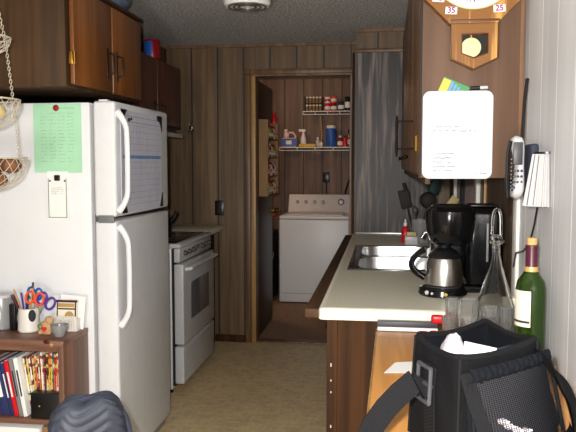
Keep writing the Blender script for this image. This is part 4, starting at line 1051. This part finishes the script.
# ---- camera bag
A0, B0, C0, D0 = Vector((.062, 1.40)), Vector((.133, 1.235)), Vector((.300, 1.40)), Vector((.222, 1.555))
ctr = (A0 + B0 + C0 + D0) / 4
t = thing('camera_bag', 'open black nylon camera bag with buckled strap and mesh pocket', 'bag', (ctr.x, ctr.y, zt))
hB = .197
def quad(v):  # corner loop scaled with height
    k = 1.10 - .10 * v
    return [(p - ctr) * k for p in (A0, B0, C0, D0)]
def loop_pt(u, v, inset=0.0):
    q = quad(v); u = (u % 1) * 4; i = int(u) % 4; f = u - int(u)
    a, b_ = q[i], q[(i + 1) % 4]
    # round the corners
    p = a.lerp(b_, f)
    m_ = max(0, 1 - min(f, 1 - f) / .12)
    p = p * (1 - .035 * m_ * m_)
    n_ = p.normalized(); p = p - n_ * inset
    return p
def bagw(u, v):
    p = loop_pt(u, v); bl = .006 * math.sin(v * PI) * math.sin((u * 4 % 1) * PI) + .0015 * math.sin(u * 57 + v * 9)
    p = p + p.normalized() * bl
    sag = -.010 * math.sin((u * 4 % 1) * PI) * v
    return (p.x, p.y, hB * v + sag)
def bagi(u, v):
    p = loop_pt(u, v, .010); sag = -.010 * math.sin((u * 4 % 1) * PI) * v
    return (p.x, p.y, .006 + (hB - .006) * v + sag)
MB().grid(bagw, 96, 20).build('outer_wall', 'bag', t, smooth=60)
MB().grid(bagi, 96, 12).grid(lambda u, v: tuple(Vector((loop_pt(u, 0, .011).x * v, loop_pt(u, 0, .011).y * v, .006))), 96, 1).build('lining', 'bag_in', t, smooth=60)
MB().tube([Vector((loop_pt(i / 96, 1, .005).x, loop_pt(i / 96, 1, .005).y, hB - .010 * math.sin((i / 24 % 1) * PI) + .0005)) for i in range(96)], .0065, 8, True).build('rim_binding', 'bag_trim', t)
for i in range(4):
    MB().tube([Vector((loop_pt(i / 4, v / 8).x * 1.01, loop_pt(i / 4, v / 8).y * 1.01, hB * v / 8)) for v in range(9)], .0035, 6).build('corner_piping', 'bag_trim', t)
def L3(P_): return Vector((P_[0] - ctr.x, P_[1] - ctr.y, P_[2] - zt))
# mesh pocket on right-front face (B->C)
Bv, Cv = quad(.5)[1], quad(.5)[2]
dirBC = (Cv - Bv).normalized(); nrm = Vector((dirBC.y, -dirBC.x)); lenBC = (Cv - Bv).length
def pocket(u, v, o=0.0):
    s_ = (.06 + .98 * u) * lenBC; bul = (.010 + .050 * (1 - v) ** .8) * (math.sin(PI * min(1, max(0, u * .93 + .04))) ** .5) + .006 + o
    p = Bv + dirBC * (s_ + .03 * (1 - v) * u) + nrm * bul
    return (p.x, p.y, .012 + .145 * v)
MB().grid(lambda u, v: pocket(u, v), 30, 24, uv=True).build('mesh_pocket', 'net', t, smooth=60)
MB().grid(lambda u, v: pocket(u, v, -.010), 20, 12).build('pocket_backing', 'bag_in', t, smooth=60)
b = MB()
for k in range(34):
    pass
MB().grid(lambda u, v: tuple(Vector(pocket(u, 1.0)) + Vector((nrm.x, nrm.y, 0)) * (.008 * math.sin(v * PI) + .0012 * math.sin(u * 61 + 3 * math.sin(v * 5)) + .0012 * math.sin(u * 97 + 2)) + Vector((0, 0, -.006 + .028 * v))), 90, 8).build('gathered_band', 'bag_in', t, smooth=60)
for u_ in (0, 1): MB().tube([pocket(u_, i / 10, .003) for i in range(11)], .004, 6).build('pocket_binding', 'bag_trim', t)
b = MB()
random.seed(3)
for (u, v) in ((.30, .40), (.36, .34), (.26, .47), (.44, .30)):
    p = Vector(pocket(u, v, -.008)); b.ball(p, .011, (1.2, .5, .5), 8, .25)
b.build('pocket_contents', 'plasticbag', t, label='crinkled clear plastic seen through the mesh')
# lower pocket panel
MB().grid(lambda u, v: tuple(Vector(pocket(u, .0)) + Vector((nrm.x, nrm.y, 0)) * (.012 + .01 * math.sin(v * PI)) + Vector((0, 0, -.008 + .034 * v))), 30, 6).build('zip_panel', 'bag', t, smooth=60)
# right side pocket / flap on C->D side
Dv = quad(.5)[3]; dirCD = (Dv - Cv).normalized(); n2 = Vector((dirCD.y, -dirCD.x))
MB().grid(lambda u, v: tuple((Cv + dirCD * (.02 + .12 * u) + n2 * (.006 + (.10 * (1 - v) ** .7) * math.sin(PI * u) ** .4)).to_3d() + Vector((0, 0, .002 + .17 * v))), 20, 16).build('side_pocket', 'bag', t, smooth=60)
MB().box(-.055, -.004, 0, .055, .004, .16, .002).rot(.78, 'Z').move((.05, .02, .012)).build('padded_divider', 'quilt_dark', t, label='dark navy padded divider')
def flap(u, v, o=0.0):
    a = Vector((.302, 1.372, TZ + .180)).lerp(Vector((.262, 1.47, TZ + .186)), u)
    b_ = Vector((.325, 1.16, TZ + .006)).lerp(Vector((.418, 1.46, TZ + .006)), u)
    p = a.lerp(b_, v) + Vector((.35, -.1, .9)).normalized() * (.028 * math.sin(PI * v) + .004 * math.sin(v * 14 + u * 5) * math.sin(PI * v) + o)
    p.x = min(p.x, .425)
    return L3(p)
MB().grid(lambda u, v: flap(u, v), 16, 24).grid(lambda u, v: flap(u, v, -.005), 16, 24).build('side_flap', 'bag', t, smooth=60, label='dark flap hanging towards the wall')
# webbing tab, buckle and strap on left face (A->B)
Av, Bq = quad(.6)[0], quad(.6)[1]; dAB = (Bq - Av).normalized(); n3 = Vector((dAB.y, -dAB.x))
if n3.dot(Av + Bq) < 0: n3 = -n3
mid = Av.lerp(Bq, .47)
def F3(s_, o, z): p = mid + dAB * s_ + n3 * o; return Vector((p.x, p.y, z))
MB().band([F3(.012, .008, .165), F3(.010, .011, .12), F3(.016, .012, .06), F3(.02, .015, .005)], tuple(dAB.to_3d()), .038, .003).build('webbing_tab', 'web', t)
b = MB()
q = [F3(-.026, .015, .160), F3(.024, .015, .160), F3(.032, .022, .098), F3(-.018, .022, .098)]
for i in range(4): b.tube([q[i], q[(i + 1) % 4]], .0042, 8)
b.tube([F3(-.022, .016, .128), F3(.028, .016, .128)], .004, 8)
b.build('buckle', 'dgrey', t)
b = MB()
pts = [F3(.0, .016, .135), F3(-.002, .026, .115), L3((.055, 1.262, zt + .145)), L3((.030, 1.25, zt + .125)), L3((.005, 1.24, zt + .10)), L3((-.015, 1.225, zt + .075)), L3((-.03, 1.20, zt + .045)), L3((-.03, 1.16, zt + .015)), L3((-.02, 1.10, zt + .004)), L3((.02, 1.04, zt + .004))]
upv = [(-.55, .1, .75)] * 6 + [(-.75, .2, .5), (-.9, .3, .2), (-.9, -.3, 0), (-.7, -.7, 0)]
b.band(pts, upv, .042, .0035)
b.build('shoulder_strap', 'web', t)
b = MB()
cB = quad(1)[1]
b.band([(cB.x + .012, cB.y + .006, .170), (cB.x + .026, cB.y - .022, .12), (cB.x + .045, cB.y - .040, .07), (cB.x + .07, cB.y - .06, .02), (cB.x + .08, cB.y - .10, .005)], (.7, .35, .25), .026, .003)
b.build('front_strap', 'web', t)
# contents
t = thing('crumpled_plastic_bag', 'crumpled white and pink plastic bag stuffed in the open camera bag', 'bag', (ctr.x - .040, ctr.y + .010, zt + .010))
random.seed(11)
b = MB(); b.ball((0, 0, .100), .055, (.60, .78, 1.62), 24, .05); b.build('bag_body', 'plasticbag', t, smooth=60)
tag(MB().box(-.034, -.002, 0, .034, .002, .182).rot(-.7, 'Z').build('folded_leaflet', 'paper', loc=(ctr.x + .004, ctr.y - .045, zt + .012)), 'white folded leaflet standing at the front inside the camera bag', 'paper')


# ================================================================== LAUNDRY ROOM
wx0, wx1, wy = -1.03, -.34, 6.84
t = thing('washing_machine', 'white top-loading washing machine seen through the doorway', 'washing machine', (wx0, wy, 0))
W_ = wx1 - wx0
MB().box(0, 0, .012, W_, .60, .835, .012, 3).build('body', 'enamel', t)
MB().box(0, 0, .838, W_, .60, .872, .012, 3).build('top_deck', 'enamel', t)
MB().box(.06, .03, .8725, W_ - .06, .43, .884, .006, 2).build('lid', 'enamel', t)
MB().box(.02, -.0015, .10, W_ - .02, -.0003, .103).build('panel_seam', 'seam', t)
cn = MB().prism([(.44, .873), (.60, .873), (.60, 1.06), (.53, 1.06)], 0.03, W_, 'yz').build('console', 'silver', t)
for x_ in (.12, .21, .30, .39):
    MB().solid([(.017, 0), (.014, -.014)], (x_, .487, .985), 18, 'y').build('knob', 'dgrey', t)
    MB().solid([(.011, -.0145), (.009, -.018)], (x_, .487, .985), 18, 'y').build('knob_face', 'silver', t)
MB().solid([(.034, 0), (.03, -.014)], (.58, .487, .985), 24, 'y').build('timer_dial', 'dgrey', t)
MB().solid([(.022, -.0145), (.018, -.022)], (.58, .487, .985), 24, 'y').build('timer_face', 'silver', t)
t = thing('laundry_outlet', 'black outlet with hanging cord on the wall above the washing machine', 'outlet', (-.62, 7.499, 1.24))
MB().box(-.035, -.01, -.055, .035, 0, .055, .004).build('cover_plate', 'black', t)
MB().tube([(0, -.014, -.02), (.0, -.03, -.06), (.004, -.02, -.17)], .006, 6).build('cord', 'black', t)
t = thing('water_hose', 'dark hoses running down to the right rear of the washing machine', 'hose', (-.36, 7.45, 0))
MB().tube([(.03, 0, 1.35), (.0, .0, 1.25), (-.05, 0, 1.10), (-.06, .02, .90)], .010, 8).build('hose', 'black', t)
MB().box(.0, .01, 1.33, .06, .049, 1.39, .004).build('valve', 'silver', t)
# wire shelves
def wshelf(label, x0_, x1_, z, dpth):
    t = thing('wire_shelf', label, 'shelf', (x0_, 7.498, z))
    w_ = x1_ - x0_
    b = MB(); b.box(0, -dpth - .006, -.006, w_, -dpth, 0.002); b.box(0, -dpth - .006, -.036, w_, -dpth, -.030); b.build('front_rail', 'white', t)
    b = MB()
    n = int(w_ / .02)
    for i in range(n + 1): b.box(w_ * i / n - .001, -dpth, -.003, w_ * i / n + .001, -.002, 0)
    for i in range(5): b.box(w_ * i / 4 - .003, -dpth - .006, -.032, w_ * i / 4 + .003, -dpth, -.004)
    b.build('wires', 'white', t)
    return t
s1 = wshelf('long lower wire shelf holding cleaning products over the washing machine', -1.09, -.34, 1.555, .25)
s2 = wshelf('short upper wire shelf holding spice jars and tins', -.845, -.34, 1.925, .22)
def bottle(name, label, loc, prof, m, cap=None, capm='white', lab=None, labm='cream', grp=None, cat='bottle'):
    t = thing(name, label, cat, loc, 0, grp)
    MB().solid(prof, seg=20).build('body', m, t)
    r, z = prof[-1]
    if cap: MB().solid([(r * cap[0], z + .001), (r * cap[0], z + cap[1])], seg=16).build('cap', capm, t)
    if lab:
        rr_ = max(p[0] for p in prof) + .0012
        MB().lathe([(rr_, lab[0]), (rr_, lab[1])], seg=20).build('label', labm, t)
    return t
z1_, yS = 1.5562, 7.36
t = thing('detergent_jug', 'white and pink detergent jug with blue label at the left of the lower shelf', 'jug', (-1.00, yS, z1_))
MB().box(-.08, -.045, 0, .08, .045, .10, .018, 3).box(-.055, -.035, .098, .0, .035, .16, .014, 3).build('body', 'pinkw', t)
MB().box(-.078, -.0475, .012, .078, -.0455, .09).build('label', 'blue', t)
MB().box(-.03, -.049, .03, .03, -.0478, .07).build('label_patch', 'white', t)
MB().tube([(-.01, 0, .15), (.04, 0, .155), (.066, 0, .12), (.065, 0, .095)], .012, 10).build('handle', 'pinkw', t)
MB().cyl((-.035, 0, .161), .018, .028, seg=16).build('cap', 'white', t)
t = thing('spray_bottle', 'white spray bottle with angled trigger right of the detergent jug', 'bottle', (-.85, yS, z1_))
MB().solid([(.032, 0), (.034, .01), (.03, .09), (.014, .14), (.012, .16)], seg=20).build('body', 'white', t)
MB().box(-.05, -.012, .161, .025, .012, .19, .006, 2).build('trigger_head', 'white', t)
MB().tube([(-.02, 0, .16), (-.035, 0, .13), (-.03, 0, .12)], .005, 6).build('trigger', 'red', t)
tag(MB().box(-.09, -.04, 0, .09, .04, .035, .012, 3).build('sponge_pack', 'yellow', loc=(-.80, yS - .08 + .02, z1_)), 'yellow sponge pack lying low in the middle of the lower shelf', 'sponge')
bottle('cleaner_bottle', 'small clear and white bottle beside the yellow sponge pack', (-.70, yS + .02, z1_), [(.022, 0), (.024, .06), (.012, .085)], 'silver', (1.1, .02), 'white')
t = thing('dust_brush', 'long-handled pale brush leaning on the lower shelf', 'brush', (-.665, yS, z1_))
MB().tube([(0, 0, .0), (.01, .0, .13), (-.012, .06, .33)], .006, 8).build('handle', 'bear', t)
MB().ball((0, 0, .03), .03, (.7, .5, 1.0), 12).build('bristles', 'cream', t)
bottle('bleach_bottle', 'large blue bottle with white cap on the lower shelf', (-.56, yS, z1_), [(.05, 0), (.055, .01), (.055, .17), (.05, .195)], 'blue', (.98, .03), 'white')
bottle('cleaner_bottle', 'red bottle with white label right of the large blue bottle', (-.465, yS, z1_), [(.028, 0), (.03, .01), (.03, .07), (.014, .10)], 'dark_red', (1.1, .02), 'white', (.02, .06), 'white')
bottle('cleaner_bottle', 'second red bottle between blue and amber bottles', (-.41, yS - .05, z1_), [(.022, 0), (.024, .08), (.012, .10)], 'red', (1.1, .02), 'black')
bottle('cleaner_bottle', 'amber bottle with dark cap at the right end of the lower shelf', (-.372, yS + .04, z1_), [(.025, 0), (.026, .11), (.012, .15)], 'amber', (1.2, .035), 'black', (.03, .08), 'cream')
z2_ = 1.9262
t = thing('spice_rack', 'small two-level spice rack on the upper wire shelf', 'rack', (-.745, 7.39, z2_))
MB().box(-.09, -.03, 0, .09, .05, .006).box(-.09, -.03, .082, .09, .05, .088).box(-.095, -.03, 0, -.0905, .05, .16).box(.0905, -.03, 0, .095, .05, .16).build('frame', 'black_matte', t)
jar = None
for lv, zz in ((0, z2_ + .0065), (1, z2_ + .0885)):
    for i in range(5):
        loc = (-.745 - .07 + .035 * i, 7.385, zz)
        if jar is None:
            jar = thing('spice_jar', 'tiny spice jar with pale cap in the small spice rack', 'jar', loc, 0, 'spice jars in the rack')
            jar['label'] = 'pale-capped spice jar at the left end of the bottom row of the spice rack'
            MB().solid([(.0145, 0), (.015, .045), (.011, .052)], seg=14).build('body', 'cardboard', jar); MB().solid([(.0135, .053), (.0135, .068)], seg=14).build('cap', 'white', jar)
        else:
            c_ = dup(jar, loc); c_['label'] = 'pale-capped spice jar, %s of the %s row of the spice rack' % (('left end', 'second from left', 'middle one', 'second from right', 'right end')[i], ('bottom', 'top')[lv])
for i, (x_, zz, m1, m2, h_) in enumerate(((-.60, 0, 'red', 'white', .085), (-.535, 0, 'dark_red', 'paper', .085), (-.60, .087, 'paper', 'red', .065), (-.535, .087, 'orange', 'paper', .07), (-.46, 0, 'navy', 'paper', .10), (-.39, 0, 'black', 'white', .15))):
    lab_ = ['red tin with white band, bottom left of the tin stack', 'dark red tin with pale band, bottom right of the tin stack', 'white tin with red band on top of the red tin', 'orange tin with pale band on top of the dark red tin', 'navy tin with pale band right of the tin stack', 'tall black tin with white band at the right end of the upper shelf'][i]
    bottle('food_tin', lab_, (x_, 7.38, z2_ + zz), [(.028, 0), (.030, .004), (.030, h_ - .004), (.028, h_)], m1, None, lab=(h_ * .25, h_ * .65), labm=m2, cat='tin')
# rack on the open door
t = thing('door_rack', 'brown shelf rack full of small bottles mounted on the open laundry door', 'rack', (DX0 - .003, 5.42, 1.13))
MB().box(.001, 0, 0, .075, .012, .60, .002).build('side_panel', 'cardboard', t); MB().box(.001, .52, 0, .075, .532, .60, .002).build('side_panel', 'cardboard', t)
for z in (0, .15, .30, .45): MB().box(.001, .0125, z, .075, .5195, z + .008).build('shelf', 'cardboard', t); 
for z in (.05, .20, .35, .50): MB().box(.070, .0125, z, .074, .5195, z + .006).build('guard_rail', 'brass', t)
ccs = ['red', 'cream', 'amber', 'green', 'dark_red', 'silver', 'orange', 'yellow', 'white']
random.seed(5)
proto = {}
for lv, z in enumerate((.0085, .1585, .3085, .4585)):
    for i in range(9):
        c = ccs[(i * 4 + lv * 3) % 9]; loc = (DX0 - .003 + .038, 5.42 + .045 + .055 * i, 1.13 + z)
        if c not in proto:
            p = thing('seasoning_bottle', 'small seasoning bottle in the rack on the laundry door', 'bottle', loc, 0, 'seasoning bottles in the door rack')
            MB().solid([(.020, 0), (.021, .07), (.012, .09)], seg=14).build('body', c, p); MB().solid([(.013, .091), (.013, .108)], seg=12).build('cap', 'dark_red' if c != 'dark_red' else 'cream', p)
            MB().lathe([(.0215, .02), (.0215, .055)], seg=14).build('label', 'cream' if c != 'cream' else 'orange', p)
            proto[c] = p
        else: p = dup(proto[c], loc)
        p['label'] = '%s bottle on the %s shelf of the door rack, %s from the near end' % ({'dark_red': 'dark red', 'silver': 'grey'}.get(c, c), ('bottom', 'second', 'third', 'top')[lv], ('first', 'second', 'third', 'fourth', 'fifth', 'sixth', 'seventh', 'eighth', 'ninth')[i])
bottle('sauce_bottle', 'red sauce bottle standing on the end of the door rack', (DX0 + .035, 5.935 + .01, 1.73 - .0), [(.02, 0), (.022, .05), (.010, .08)], 'red', (1.1, .02), 'red')
# box under that bottle and small towel rail on washer left
t = thing('laundry_cart', 'dark cart with red wire handle squeezed left of the washing machine', 'cart', (-1.18, 6.95, 0))
MB().box(-.10, -.05, .04, .08, .30, .70, .01).build('body', 'black_matte', t)
MB().tube([(-.06, -.05, .701), (-.08, -.07, .84), (.0, -.08, .86), (.07, -.07, .86), (.12, -.03, .89)], .008, 8).build('handle', 'red', t)
MB().tube([(.045, -.056, .28), (.085, -.056, .50)], .004, 6).build('rod', 'silver', t)
for (x_, y_) in ((-.08, -.03), (.06, -.03), (-.08, .28), (.06, .28)): MB().cyl((x_ - .01, y_, .02), .02, .02, 'x', 14).build('wheel', 'black', t)
